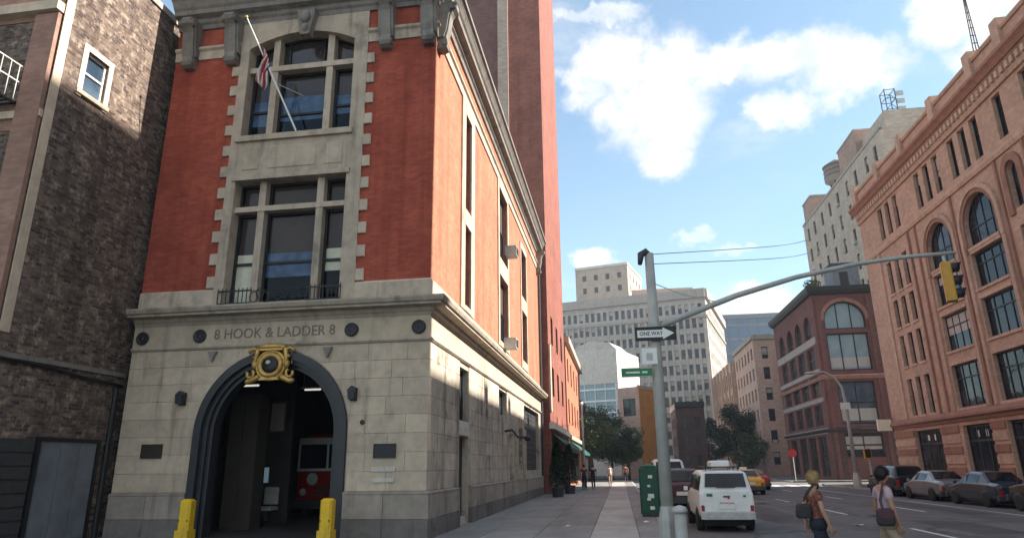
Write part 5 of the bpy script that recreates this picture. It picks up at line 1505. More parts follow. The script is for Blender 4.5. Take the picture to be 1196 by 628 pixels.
part(t, 'plate', 'white_paint', (.62, .96, 3.97, 4.33, .0, .01), fr=FP); part(t, 'symbol', 'plastic_grey', (.72, .86, 4.05, 4.22, .0105, .012), fr=FP)
t = thing('kerb_bollard', 'stout grey bollard with a pale domed cap beside the signal pole', 'bollard', (1.22, 15.0, .13))
q = MB(); q.smooth = True; q.lathe([(.15, 0), (.13, .04), (.12, .72)], (1.17, 15.05, .13), 14); q.build('post', M['steel'], t)
q = MB(); q.smooth = True; q.lathe([(.15, .72), (.16, .76), (.13, .83), (0, .87)], (1.17, 15.05, .13), 14); q.build('cap', M['plastic_grey'], t)
t = thing('relay_box', 'tall dark green street box covered with white stickers', 'street box', (.94, 24.5, .13))
part(t, 'plinth', 'dark_steel', (.66, 1.22, 24.25, 24.75, .12, .22))
q = MB(); q.bevbox(.62, 1.26, 24.2, 24.8, .22, 1.72, .03); q.build('cabinet', M['green_box'], t)
q = MB(); q.smooth = True; q.lathe([(.30, 0), (.28, .05), (.16, .10), (0, .11)], (.94, 24.5, 1.715), 4 * 4); q.build('lid', M['green_box'], t)
part(t, 'door', 'green_box', (.67, 1.21, 24.17, 24.20, .3, 1.62))
random.seed(5)
for x_, z_, s_ in ((.98, 1.42, .07), (.92, 1.12, .05), (.97, .80, .10), (.90, .70, .06), (1.0, .42, .075)): part(t, 'sticker', 'sticker', (x_ - s_, x_ + s_, 24.163, 24.169, z_ - s_ * .7, z_ + s_ * .7))
# lamp post with a double signal box across the avenue
t = thing('street_lamp', 'tall grey lamp post with a curved arm by the maroon building', 'street lamp', (16.3, 52.0, .1))
LX, LY = 16.75, 53.5
q = MB(); q.smooth = True; q.tube([(LX, LY, .1), (LX, LY, 6.2), (LX - .1, LY, 7.2), (LX - .55, LY, 8.0), (LX - 1.2, LY, 8.35), (LX - 2.0, LY, 8.35)], [.16, .12, .09, .08, .07, .06], 8); q.build('shaft', M['steel'], t)
q = MB(); q.smooth = True; q.ball((LX - 2.2, LY, 8.3), .42, .17, .12, 10, 6); q.build('lamp_head', M['steel'], t)
q = MB(); q.lathe([(.3, 0), (.28, .5), (.2, .9), (.17, 1.0)], (LX, LY, .1), 8); q.build('post_base', M['steel'], t)
part(t, 'sign_panel', 'sticker', (LX - .45, LX + .25, LY - .2, LY - .17, 5.55, 6.05))
t = thing('walk_signal', 'pale yellow pedestrian signal head on a short post across the avenue', 'signal', (17.0, 52.6, .1))
q = MB(); q.tube([(17.5, 52.6, .1), (17.5, 52.6, 2.9)], .07, 8); q.build('post', M['steel'], t)
q = MB(); q.bevbox(17.1, 17.6, 52.25, 52.5, 2.05, 2.75, .04); q.build('head', M['signal_yellow'], t); part(t, 'lens', 'black_paint', (17.16, 17.54, 52.24, 52.249, 2.12, 2.68))
t = thing('stop_sign', 'red octagonal sign on a thin post before the maroon building', 'sign', (16.9, 71.9, .13))
q = MB(); q.tube([(16.9, 71.95, .1), (16.9, 71.95, 3.0)], .05, 6); q.build('post', M['steel'], t)
q = MB(); q.prism([(.40 * math.cos(PI / 8 + k * PI / 4), .40 * math.sin(PI / 8 + k * PI / 4)) for k in range(8)], lambda a, b, d: (16.9 + a, 71.9 - d, 2.75 + b), 0, .03); q.build('plate', M['red_sign'], t)
# slim posts on the far left pavement
for x_, y_, h_, lab in ((-2.75, 54, 6.4, 'slim pale post against the red shopfront'), (-1.3, 84.5, 6.2, 'slim grey lamp post with an arm among the far trees')):
    t = thing('slim_post', lab, 'post', (x_, y_, .13))
    q = MB(); q.smooth = True; q.tube([(x_, y_, .12), (x_, y_, h_)], [.10, .07], 8); q.build('shaft', M['steel'], t)
    if y_ > 60:
        q = MB(); q.smooth = True; q.tube([(x_, y_, h_ - 1.9), (x_ + .6, y_, h_ - 1.3), (x_ + 1.8, y_, h_ - .95), (x_ + 3.4, y_, h_ - .8)], .06, 6); q.build('arm', M['steel'], t)
    else:
        q = MB(); q.ball((x_, y_, h_ + .1), .13, .13, .16, 8, 6); q.build('globe', M['lamp_white'], t)
# overhead wires from the pole to the far tower
for k, (z0, x1, y1, z1) in enumerate(((6.60, 32.0, 109.5, 36.6), (6.36, 32.0, 109.5, 34.4))):
    q = MB(); pts = []
    for i in range(13):
        f = i / 12; pts.append((1.0 + (x1 - 1.0) * f, 15.5 + (y1 - 15.5) * f, z0 + (z1 - z0) * f - .25 * math.sin(PI * f)))
    q.tube(pts, [.010 + .035 * i / 12 for i in range(13)], 5); o = q.build('overhead_wire', M['dark_steel'])
    tag(o, ('upper' if k == 0 else 'lower') + ' of two thin wires crossing the sky from the signal pole', 'wire', 'overhead wires')

# ------------------------------------------------------------------ vehicles (local: forward is +y)
def lerp(a, b, f): return tuple(x + (y_ - x) * f for x, y_ in zip(a, b))
def vehicle(name, label, cat, loc, rz, paint, st, cab, wheels, group=None, wr=.32, extras=None, rear=None):
    """st: stations (y, z0, zs, zt, w, wt); cab: first and last roof station (glass between them and their neighbours)"""
    t = thing(name, label, cat, loc, rz, group)
    def ring(s):
        y_, z0, zs, zt, w_, wt = s
        rnd = .06
        return [(-w_ * .86, y_, z0), (-w_ * .98, y_, z0 + .12), (-w_, y_, (z0 + zs) / 2 + .05), (-w_ * .985, y_, zs), (-wt - rnd * .4, y_, zt - rnd), (-wt + rnd, y_, zt), (0, y_, zt + .025),
                (wt - rnd, y_, zt), (wt + rnd * .4, y_, zt - rnd), (w_ * .985, y_, zs), (w_, y_, (z0 + zs) / 2 + .05), (w_ * .98, y_, z0 + .12), (w_ * .86, y_, z0)]
    R_ = [ring(s) for s in st]; n = 13
    q = MB(); vs = [p for r in R_ for p in r]; fs = []
    for i in range(len(R_) - 1):
        for k in range(n):
            j = (k + 1) % n; fs.append((i * n + k, i * n + j, (i + 1) * n + j, (i + 1) * n + k))
    fs += [tuple(range(n)), tuple(range(len(R_) * n - 1, (len(R_) - 1) * n - 1, -1))]
    q.add(vs, fs); me = q.mesh('body', M[paint]); body = link('body', me, t)
    bv = body.modifiers.new('soft_edges', 'BEVEL'); bv.width = .03; bv.segments = 2; bv.limit_method = 'ANGLE'; bv.angle_limit = math.radians(25)
    a, b = cab
    # side glass
    for s in (0, 1):
        lo, hi = (3, 4) if s == 0 else (9, 8)
        for i in range(a, b):
            f0, f1 = (.10, .90)
            p = [lerp(R_[i][lo], R_[i][hi], f0), lerp(R_[i + 1][lo], R_[i + 1][hi], f0), lerp(R_[i + 1][lo], R_[i + 1][hi], f1), lerp(R_[i][lo], R_[i][hi], f1)]
            c_ = [sum(v[k] for v in p) / 4 for k in range(3)]
            p = [lerp(v, c_, .06) for v in p]; ox = -.012 if s == 0 else .012
            g = MB(); g.prism([(0, 0)], None, 0, 0) if False else None
            vs2 = [(v[0] + ox, v[1], v[2]) for v in p] + [(v[0] - ox, v[1], v[2]) for v in p]
            g.add(vs2, [(0, 1, 2, 3), (7, 6, 5, 4), (0, 4, 5, 1), (1, 5, 6, 2), (2, 6, 7, 3), (3, 7, 4, 0)])
            link('side_window', g.mesh('side_window', M['car_glass']), t)
    def screen(i, j, nm, f0=.10, f1=.90):
        p = [lerp(R_[i][5], R_[j][5], f0), lerp(R_[i][7], R_[j][7], f0), lerp(R_[i][7], R_[j][7], f1), lerp(R_[i][5], R_[j][5], f1)]
        c_ = [sum(v[k] for v in p) / 4 for k in range(3)]; p = [lerp(v, c_, .05) for v in p]
        nv = (Vector(p[1]) - Vector(p[0])).cross(Vector(p[2]) - Vector(p[0])).normalized()
        if nv.z < 0: nv = -nv
        g = MB(); vs2 = [tuple(Vector(v) + nv * .045) for v in p] + [tuple(Vector(v) + nv * .0) for v in p]
        g.add(vs2, [(0, 1, 2, 3), (7, 6, 5, 4), (0, 4, 5, 1), (1, 5, 6, 2), (2, 6, 7, 3), (3, 7, 4, 0)])
        return link(nm, g.mesh(nm, M['car_glass']), t)
    if rear is None: screen(a - 1, a, 'rear_window')
    screen(b + 1, b, 'windscreen')
    W_ = max(s[4] for s in st)
    for y_ in wheels:
        for s in (-1, 1):
            q = MB(); q.smooth = True
            q.lathe([(wr * .62, -.02), (wr * .95, -.02), (wr, .02), (wr, .17), (wr * .95, .2), (wr * .62, .2)], (0, 0, 0), 18, lambda p, s=s, y_=y_: (s * (W_ - .17 + p[2]), y_ + p[0], wr + p[1]))
            w_ = link('wheel', q.mesh('wheel', M['rubber']), t)
            q = MB(); q.lathe([(wr * .63, .10), (wr * .60, .18), (wr * .2, .15), (0, .17)], (0, 0, 0), 14, lambda p, s=s, y_=y_: (s * (W_ - .17 + p[2]), y_ + p[0], wr + p[1])); link('rim', q.mesh('rim', M['chrome']), w_)
            q = MB(); q.smooth = True
            arcp = [(y_ + (wr + .06) * math.cos(PI * k / 12), wr + (wr + .05) * math.sin(PI * k / 12)) for k in range(13)]
            q.prism(arcp, lambda u_, v_, d: (s * (W_ - .06 + d), u_, v_), 0, .066); link('wheel_arch', q.mesh('wheel_arch', M['black_paint']), t)
    f, r = st[-1], st[0]
    for s in (-1, 1):
        q = MB(); q.bevbox(s * f[4] * .72 - .16, s * f[4] * .72 + .16, f[0] - .06, f[0] + .025, f[2] - .2, f[2] - .04, .02); link('headlight', q.mesh('headlight', M['lamp_white']), t)
        q = MB(); q.bevbox(s * r[4] * (.92 if extras else .86) - (.05 if extras else .085), s * r[4] * (.92 if extras else .86) + (.05 if extras else .085), r[0] - .03, r[0] + .05, r[2] - .40 - (.18 if extras else 0), r[2] - .08 - (.24 if extras else 0), .02); link('taillight', q.mesh('taillight', M['tail_red']), t)
    for y0, nm, z in ((f[0] - .06, 'front_bumper', f[1]), (r[0] - .10, 'rear_bumper', r[1])):
        q = MB(); q.bevbox(-W_ * .97, W_ * .97, y0, y0 + .16, z - .05, z + .17, .03); link(nm, q.mesh(nm, M['dark_steel' if not extras else 'plastic_grey']), t)
    q = MB(); q.box(-.26, .26, r[0] - .035, r[0] - .02, r[1] + .24, r[1] + .38); link('licence_plate', q.mesh('licence_plate', M['sticker']), t)
    q = MB(); q.box(-W_ * .8, W_ * .8, r[0] + .3, f[0] - .3, .17, r[1] + .12); link('underside', q.mesh('underside', M['rubber']), t)
    for s in (-1, 1):
        y_ = st[b + 1][0] - .25
        q = MB(); q.bevbox(s * (W_ + .09) - .07, s * (W_ + .09) + .07, y_, y_ + .07, st[b + 1][2] + .02, st[b + 1][2] + .15, .015); link('mirror', q.mesh('mirror', M[paint]), t)
    return t
def st_sedan(h=1.44):
    return [(-2.3, .34, .78, .84, .78, .66), (-2.2, .26, .88, .96, .85, .72), (-1.55, .22, .93, 1.0, .88, .74), (-.85, .2, .94, h - .04, .89, .60), (.1, .2, .94, h, .89, .62), (.45, .2, .93, h - .03, .89, .60), (1.15, .2, .90, .97, .88, .72), (2.05, .24, .76, .82, .84, .70), (2.28, .34, .66, .70, .74, .60)]
def st_suv(h=1.72):
    return [(-2.25, .42, 1.0, 1.06, .84, .74), (-2.2, .34, 1.05, 1.12, .88, .76), (-1.95, .3, 1.06, h - .05, .9, .66), (-.9, .3, 1.06, h, .92, .68), (.35, .3, 1.05, h - .02, .92, .67), (.5, .3, 1.04, h - .06, .92, .66), (1.15, .3, 1.0, 1.08, .9, .74), (2.1, .34, .88, .95, .86, .70), (2.28, .42, .75, .8, .78, .6)]
M['paint_maroon'] = plain_mat('paint_maroon', (.07, .012, .016), .28, coat=.6, bump=0)
M['paint_silver'] = plain_mat('paint_silver', (.24, .25, .26), .3, .5, coat=.5, bump=0)
M['paint_navy'] = plain_mat('paint_navy', (.025, .032, .055), .28, coat=.6, bump=0)
M['paint_black'] = plain_mat('paint_black', (.012, .012, .014), .25, coat=.6, bump=0)
M['paint_white'] = plain_mat('paint_white', (.78, .78, .76), .35, coat=.3, vary=.04, bump=0, dirt=(.35, .33, .3), dirtamt=.25)
M['paint_taxi'] = plain_mat('paint_taxi', (.72, .36, .02), .3, coat=.5, bump=0)
M['paint_grey'] = plain_mat('paint_grey', (.2, .2, .21), .3, .3, coat=.5, bump=0)
# white wagon at the kerb
st_van = [(-2.1, .42, 1.08, 1.14, .80, .72), (-2.06, .36, 1.10, 1.20, .82, .73), (-1.96, .34, 1.10, 1.70, .83, .66), (-1.0, .32, 1.10, 1.74, .84, .67), (0, .32, 1.10, 1.74, .84, .67), (.55, .32, 1.09, 1.70, .84, .65), (1.15, .32, 1.06, 1.14, .83, .70), (1.95, .34, .92, .98, .80, .66), (2.12, .4, .8, .84, .74, .6)]
vx, vy = 2.86, 22.2
van = vehicle('white_wagon', 'white estate wagon with a loaded roof rack, seen from behind', 'car', (vx, vy, 0), 0, 'paint_white', st_van, (2, 5), (-1.3, 1.35), extras=True)
van.scale = (.89, .95, .94)
def vbox(nm, mt, *bs):
    q = MB()
    for b in bs: q.box(*b)
    return link(nm, q.mesh(nm, M[mt]), van)
q = MB()
for s in (-.5, .5): q.tube([(s, -1.7, 1.83), (s, .4, 1.83)], .022, 6)
for yy in (-1.6, -.8, 0, .35): q.tube([(-.55, yy, 1.83), (.55, yy, 1.83)], .02, 6); q.tube([(-.5, yy, 1.70), (-.5, yy, 1.83)], .018, 6); q.tube([(.5, yy, 1.70), (.5, yy, 1.83)], .018, 6)
link('roof_rack', q.mesh('roof_rack', M['dark_steel']), van)
q = MB(); q.bevbox(-.30, .30, -1.5, -.5, 1.85, 2.02, .05); tb = link('roof_box', q.mesh('roof_box', M['paint_white']), van)
vbox('tailgate_handle', 'dark_steel', (-.1, .1, -2.135, -2.1, .98, 1.02))
vbox('side_badge', 'green_sign', (-.60, -.42, -2.118, -2.098, 1.0, 1.08))
fe = Frame((0, -2.125), (1, 0))
q = MB()
for k in range(9):
    a = -.20 + k * .05; q.box(a - .015, a + .015, -2.115, -2.098, .80, .835)
link('red_lettering', q.mesh('red_lettering', M['red_sign']), van)['kind'] = 'stuff'
vbox('red_emblem', 'red_sign', (.03, .09, -2.115, -2.098, .93, 1.0)); vbox('green_badge', 'green_sign', (.50, .58, -2.118, -2.098, .98, 1.04))
vbox('wiper', 'black_paint', (-.3, .28, -2.13, -2.115, 1.24, 1.26))
# cars along the left kerb, beyond the wagon
vehicle('parked_suv', 'dark maroon car close to the kerb just beyond the white wagon', 'car', (2.35, 30.1, 0), 0, 'paint_maroon', st_suv(1.64), (2, 5), (-1.35, 1.4), 'cars along the left kerb')
vehicle('parked_van', 'pale grey van in the kerb line beyond the maroon car', 'van', (2.35, 37.3, 0), 0, 'paint_white', [(s[0] * 1.1, s[1], s[2] + .1, s[3] + (.35 if s[3] > 1.5 else .12), s[4], s[5]) for s in st_suv(1.72)], (2, 5), (-1.45, 1.5), 'cars along the left kerb')
vehicle('parked_suv', 'dark blue tall vehicle farthest along the left kerb', 'car', (2.5, 44.5, 0), 0, 'paint_navy', st_suv(1.95), (2, 5), (-1.35, 1.4), 'cars along the left kerb')
taxi = vehicle('taxi', 'yellow taxi driving away in the middle of the avenue', 'taxi', (7.75, 46.4, 0), 0, 'paint_taxi', st_sedan(1.46), (3, 5), (-1.4, 1.4))
q = MB(); q.bevbox(-.22, .22, -.2, .05, 1.47, 1.6, .03); link('roof_light', q.mesh('roof_light', M['lamp_white']), taxi)
vehicle('red_car', 'small red car ahead of the yellow taxi', 'car', (9.6, 54.0, 0), 0, 'red_paint', st_sedan(1.4), (3, 5), (-1.4, 1.4))
for (y_, nm, pt, st_, cab, lab) in ((42.6, 'parked_suv', 'paint_black', st_suv(1.7), (2, 5), 'black suv parked farthest along the right kerb, behind the man'),
                                (37.5, 'parked_car', 'paint_silver', st_sedan(1.45), (3, 5), 'silver car parked between the black suv and the navy one'),
                                (32.5, 'parked_car', 'paint_navy', st_sedan(1.46), (3, 5), 'navy car parked right of the silver one'),
                                (27.4, 'parked_suv', 'paint_black', st_suv(1.68), (2, 5), 'black suv cut off at the right edge of the street')):
    vehicle(nm, lab, 'car', (15.4, y_, 0), 0, pt, st_, cab, (-1.4, 1.4), 'cars parked along the right kerb').scale = (.95, .95, .95)

# ------------------------------------------------------------------ trees and plants
def tree(name, label, cat, loc, h, rx, rz_, zc, n, mat, group=None, seed=1, lsz=.30, clumps=26, trunk_r=.16, forked=True):
    rnd = random.Random(seed)
    t = thing(name, label, cat, loc, 0, group)
    q = MB(); q.smooth = True
    top = (rnd.uniform(-.2, .2), rnd.uniform(-.2, .2), zc)
    q.tube([(0, 0, -.05), (.05, .02, h * .2), (top[0] * .5, top[1] * .5, zc * .6), top], [trunk_r * 1.25, trunk_r, trunk_r * .8, trunk_r * .45], 8)
    cl = []
    for k in range(clumps):
        while True:
            p = (rnd.uniform(-1, 1), rnd.uniform(-1, 1), rnd.uniform(-1, 1))
            r = math.sqrt(sum(x * x for x in p))
            if .25 < r < 1: break
        cl.append((p[0] * rx, p[1] * rx, zc + p[2] * rz_, rnd.uniform(.22, .42) * rx * .8))
    for c_ in cl[:10]:
        s0 = (top[0] * .6, top[1] * .6, zc * rnd.uniform(.5, .85))
        q.tube([s0, lerp(s0, c_[:3], .5), c_[:3]], [trunk_r * .4, trunk_r * .25, trunk_r * .1], 5)
    link('trunk', q.mesh('trunk', M['bark']), t)
    g = MB()
    for i in range(n):
        c_ = cl[rnd.randrange(len(cl))]
        d = Vector((rnd.gauss(0, 1), rnd.gauss(0, 1), rnd.gauss(0, 1))).normalized() * c_[3] * (rnd.random() ** .4)
        p = Vector(c_[:3]) + d
        a = Vector((rnd.uniform(-1, 1), rnd.uniform(-1, 1), rnd.uniform(-.6, .6))).normalized()
        b = a.cross(Vector((rnd.uniform(-1, 1), rnd.uniform(-1, 1), rnd.uniform(-1, 1)))).normalized()
        s = lsz * rnd.uniform(.6, 1.2)
        g.add([p - a * s * .5, p + b * s * .28, p + a * s * .5, p - b * s * .28], [(0, 1, 2, 3)])
    link('crown', g.mesh('crown', M[mat]), t)
    return t
for (x_, y_, h_, rx, rz_, zc, mt, lab, sd) in (
        (-3.4, 78.5, 10.5, 3.2, 3.1, 5.4, 'leaf', 'leafy street tree nearest the red shopfronts', 11),
        (-1.0, 83.5, 10.5, 3.2, 3.1, 5.2, 'leaf_dark', 'dark leafy tree behind the slim lamp post', 12),
        (0.9, 93.2, 8.0, 2.9, 2.9, 4.6, 'leaf_light', 'pale green tree in front of the orange wall behind the signal pole', 13),
        (-3.6, 90.5, 10.0, 3.4, 3.2, 5.8, 'leaf_dark', 'dark tree at the back of the left clump', 14),
        (1.0, 85, 6.0, 1.7, 1.5, 3.6, 'leaf', 'small tree at the end of the pavement, lowest of its group', 15)):
    tree('street_tree', lab, 'tree', (x_, y_, .1), h_, rx, rz_, zc, 7000, mt, 'trees at the end of the left pavement', sd, .26, 36)
tree('plaza_tree', 'broad dark tree at the end of the avenue, tallest of its group', 'tree', (18.2, 112, .1), 11, 4.3, 4.0, 6.6, 10000, 'leaf_dark', 'trees at the end of the avenue', 21, .36, 52, .22)
tree('plaza_tree', 'dark tree left of the tallest one at the end of the avenue', 'tree', (15.0, 122, .1), 9, 4.0, 3.4, 5.2, 8000, 'leaf_dark', 'trees at the end of the avenue', 24, .36, 46, .2)
tree('plaza_tree', 'smaller paler tree in front of the tallest one at the end of the avenue', 'tree', (18.4, 103, .1), 7, 2.6, 2.3, 3.6, 6000, 'leaf', 'trees at the end of the avenue', 22, .28, 34, .15)
for x_, y_, lab in ((-3.55, 39.6, 'clipped dark conifer in a tub, nearest the firehouse'), (-3.2, 44.2, 'clipped dark conifer in a tub under the green awning')):
    t = thing('potted_conifer', lab, 'shrub', (x_, y_, .13), group='potted conifers on the left pavement')
    q = MB(); q.lathe([(.30, 0), (.36, .45), (.38, .5), (.33, .5)], (0, 0, 0), 12); link('tub', q.mesh('tub', M['dark_steel']), t)
    q = MB(); q.tube([(0, 0, .4), (0, 0, 2.6)], [.05, .02], 6); link('stem', q.mesh('stem', M['bark']), t)
    rnd = random.Random(int(x_ * 100)); g = MB()
    for i in range(2200):
        z = rnd.random() ** .9; r = (.52 * (1 - z) ** .55 + .05) * (rnd.random() ** .3); a = rnd.uniform(0, 2 * PI)
        p = Vector((r * math.cos(a), r * math.sin(a), .55 + z * 2.45)); d = Vector((rnd.gauss(0, 1), rnd.gauss(0, 1), rnd.gauss(.5, 1))).normalized(); b = d.cross(Vector((0, .3, 1))).normalized()
        g.add([p - d * .07, p + b * .03, p + d * .07, p - b * .03], [(0, 1, 2, 3)])
    link('foliage', g.mesh('foliage', M['leaf_dark']), t)
for k, (x_, y_, z_) in enumerate(((22.3, 76.5, 20.0), (29.0, 76.3, 20.0))):
    t = thing('roof_shrub', ('left' if k == 0 else 'right') + ' leafy roof shrub on the maroon building', 'shrub', (x_, y_, z_), group='shrubs on the maroon roof')
    q = MB(); q.tube([(0, 0, 0), (0, 0, .8)], .05, 5); link('stem', q.mesh('stem', M['bark']), t)
    rnd = random.Random(k + 50); g = MB()
    for i in range(500):
        d = Vector((rnd.gauss(0, 1), rnd.gauss(0, 1), rnd.gauss(0, 1))).normalized(); p = Vector((d.x * 1.0, d.y * .6, .9 + d.z * .7)) * (rnd.random() ** .3); b = d.orthogonal().normalized(); c_ = d.cross(b)
        g.add([p - b * .14, p + c_ * .08, p + b * .14, p - c_ * .08], [(0, 1, 2, 3)])
    link('foliage', g.mesh('foliage', M['leaf']), t)

# small litter on the ground
random.seed(9)
for k, (x_, y_, z_, lab) in enumerate(((-1.6, 20.5, .137, 'scrap of white paper on the dark paving near the firehouse corner'), (.7, 22.0, .137, 'crumpled paper by the kerb next to the green street box'), (1.45, 19.2, .006, 'flattened paper cup in the gutter near the signal pole'), (6.9, 22.5, .006, 'pale scrap of paper lying in the road'))):
    q = MB(); vs = [(random.uniform(-.09, .09) + dx_, random.uniform(-.05, .05) + dy_, random.uniform(.0, .05)) for dx_ in (-.07, 0, .07) for dy_ in (-.06, 0, .06)]
    q.add(vs, [(i * 3 + j, i * 3 + j + 1, i * 3 + j + 4, i * 3 + j + 3) for i in range(2) for j in range(2)])
    o = link('litter', q.mesh('litter', M['sticker']), None, (x_, y_, z_)); sd = o.modifiers.new('thickness', 'SOLIDIFY'); sd.thickness = .004; tag(o, lab, 'litter', 'litter on the ground')
q = MB()
for k in range(7): q.box(-.3, .3, -.42 + k * .13, -.36 + k * .13, 0, .02)
q.box(-.34, -.3, -.46, .46, 0, .022); q.box(.3, .34, -.46, .46, 0, .022)
tag(link('drain_grate', q.mesh('drain_grate', M['iron']), None, (1.65, 26.5, .003)), 'iron drain grate in the gutter of the left kerb', 'drain')

# ------------------------------------------------------------------ people (local: facing +x, left is +y)
def chain(pts, edges, base, seq):
    k = base
    for p in seq:
        pts.append(p); edges.append((k, len(pts) - 1)); k = len(pts) - 1
    return k
def person(label, loc, rz, H, skin, top, bottom, hair, pose, sub=2, shorts=False, female=False, group=None, bag=None, shoes='black_paint', long_hair=False):
    t = thing('person', label, 'person', loc, rz, group)
    k = H / 1.72
    S = lambda *a: tuple(x * k for x in a)
    sw = .165 if female else .185
    pts = [S(0, 0, .95, .085, .10)]; ed = []
    sp_ = chain(pts, ed, 0, [S(.0, 0, 1.10, .085, .11), S(.0, 0, 1.28, .095, .13), S(0, 0, 1.40, .085, .125), S(0, 0, 1.475, .055), S(.015, 0, 1.53, .05)])
    hd = chain(pts, ed, sp_, [S(.045, 0, 1.575, .068, .062), S(.035, 0, 1.63, .088, .074), S(.02, 0, 1.675, .080, .070), S(.015, 0, 1.70, .05)])
    jaw = sp_ + 1
    chain(pts, ed, jaw, [S(.105, 0, 1.565, .024)])            # chin
    chain(pts, ed, jaw + 1, [S(.125, 0, 1.612, .016), S(.142, 0, 1.600, .010)])   # nose
    for s in (-1, 1): chain(pts, ed, jaw + 1, [S(.015, s * .083, 1.625, .012), S(.005, s * .095, 1.63, .012)])
    chest = 3
    for s in (-1, 1):
        a = pose['arm'][0 if s < 0 else 1]
        el, wr_ = a
        e = chain(pts, ed, chest, [S(-.01, s * sw, 1.41, .058), S(el[0] * .5 - .005, s * (sw + .02) * .5 + el[1] * .5, (1.41 + el[2]) / 2, .046), S(*el, .038)])
        w_ = chain(pts, ed, e, [S((el[0] + wr_[0]) / 2, (el[1] + wr_[1]) / 2, (el[2] + wr_[2]) / 2, .034), S(*wr_, .024, .028)])
        d = Vector((wr_[0] - el[0], wr_[1] - el[1], wr_[2] - el[2])).normalized()
        pm = Vector(wr_) + d * .055
        pi = chain(pts, ed, w_, [S(*pm, .016, .034)])
        fw = d.cross(Vector((0, 1, 0))).normalized()
        for fi, (off, ln) in enumerate(((-.03, .066), (-.010, .078), (.010, .073), (.03, .058))):
            b0 = pm + fw * off + d * .035
            b1 = b0 + d * ln * .5 + Vector((0, -s * .008, 0)); b2 = b0 + d * ln * .95 + Vector((0, -s * .03, 0))
            chain(pts, ed, pi, [S(*b0, .0095), S(*b1, .0085), S(*b2, .007)])
        b0 = Vector(wr_) + d * .03 - fw * .035
        b1 = b0 + d * .035 - fw * .02 + Vector((0, -s * .012, 0))
        chain(pts, ed, w_, [S(*b0, .0105), S(*b1, .0095), S(*(b1 + d * .03), .0075)])
        hip = chain(pts, ed, 0, [S(0, s * .08, .88, .055)])
        kn, an, toe = pose['leg'][0 if s < 0 else 1]
        chain(pts, ed, hip, [S(kn[0] * .5, s * .09 * .5 + kn[1] * .5, (.90 + kn[2]) / 2, .056), S(*kn, .048), S((kn[0] + an[0]) / 2 - .01, (kn[1] + an[1]) / 2, (kn[2] + an[2]) / 2 + .04, .045), S(*an, .035), S((an[0] + toe[0]) / 2, (an[1] + toe[1]) / 2, (an[2] + toe[2]) / 2 - .01, .036), S(*toe, .028)])
    body = link('body', skin_mesh('body', pts, ed, M[skin], sub), t)
    # shirt
    p2 = [S(0, 0, .915, .132, .165)]; e2 = []
    chain(p2, e2, 0, [S(0, 0, 1.10, .110 if female else .120, .140 if female else .155), S(0, 0, 1.27, .112, .150), S(0, 0, 1.40, .098, .145), S(0, 0, 1.455, .075, .09)])
    for s in (-1, 1):
        el = pose['arm'][0 if s < 0 else 1][0]; f = .62
        sh = (-.01, s * sw, 1.41); m_ = tuple(sh[i] + (el[i] - sh[i]) * f for i in range(3))
        chain(p2, e2, 3, [S(*sh, .076), S(*((sh[i] + m_[i]) / 2 for i in range(3)), .070), S(*m_, .062)])
    link('shirt', skin_mesh('shirt', p2, e2, M[top], sub), t)
    p3 = [S(0, 0, .985, .118, .15)]; e3 = []
    b_ = chain(p3, e3, 0, [S(0, 0, .90, .13, .16)])
    for s in (-1, 1):
        kn, an, toe = pose['leg'][0 if s < 0 else 1]
        hp = (0, s * .088, .86)
        seq = [S(*hp, .108), S((hp[0] + kn[0]) / 2, (hp[1] + kn[1]) / 2, (hp[2] + kn[2]) / 2, .092), S(*kn, .080 if shorts else .066)]
        if not shorts: seq += [S((kn[0] + an[0]) / 2 - .01, (kn[1] + an[1]) / 2, (kn[2] + an[2]) / 2 + .04, .068), S(an[0], an[1], an[2] + .03, .058)]
        chain(p3, e3, b_, seq)
        sh_ = [S(an[0] - .05, an[1], an[2] - .045, .04), S((an[0] + toe[0]) / 2, toe[1], (an[2] + toe[2]) / 2 - .02, .046, .044), S(toe[0] + .02, toe[1], toe[2], .034, .04)]
        link('shoe', skin_mesh('shoe', sh_, [(0, 1), (1, 2)], M[shoes], 1), t)
    tm = skin_mesh('trousers', p3, e3, M[bottom], sub)
    hq = MB(); hq.smooth = True; hq.ball(S(0, 0, .91), .135 * k, .178 * k, .145 * k, 18, 12); hm = hq.mesh('hips', M[bottom])
    bmj = bmesh.new(); bmj.from_mesh(tm); bmj.from_mesh(hm); bmj.to_mesh(tm); bmj.free(); bpy.data.meshes.remove(hm)
    link('shorts' if shorts else 'trousers', tm, t)
    # hair: a cap of hair over crown and nape, open at the face
    q = MB(); q.smooth = True; rn = random.Random(3); n_, m__ = 20, 14
    vs = []; fs = []
    for i in range(m__ + 1):
        th = PI * .80 * i / m__
        for j in range(n_):
            ph = 2 * PI * j / n_
            front = max(0, math.cos(ph))
            th_ = th * (1 - .46 * front ** .8)
            wob = 1 + .03 * math.sin(ph * 7 + i) + rn.uniform(-.02, .02)
            vs.append(S(.018 + .108 * math.sin(th_) * math.cos(ph) * wob, .094 * math.sin(th_) * math.sin(ph) * wob, 1.635 + .115 * math.cos(th_) * wob - (.02 if long_hair else 0) * (i / m__)))
    for i in range(m__):
        for j in range(n_):
            j2 = (j + 1) % n_; fs.append((i * n_ + j, i * n_ + j2, (i + 1) * n_ + j2, (i + 1) * n_ + j))
    q.add(vs, fs); ho = link('hair', q.mesh('hair', M[hair]), t)
    sd = ho.modifiers.new('thickness', 'SOLIDIFY'); sd.thickness = .012
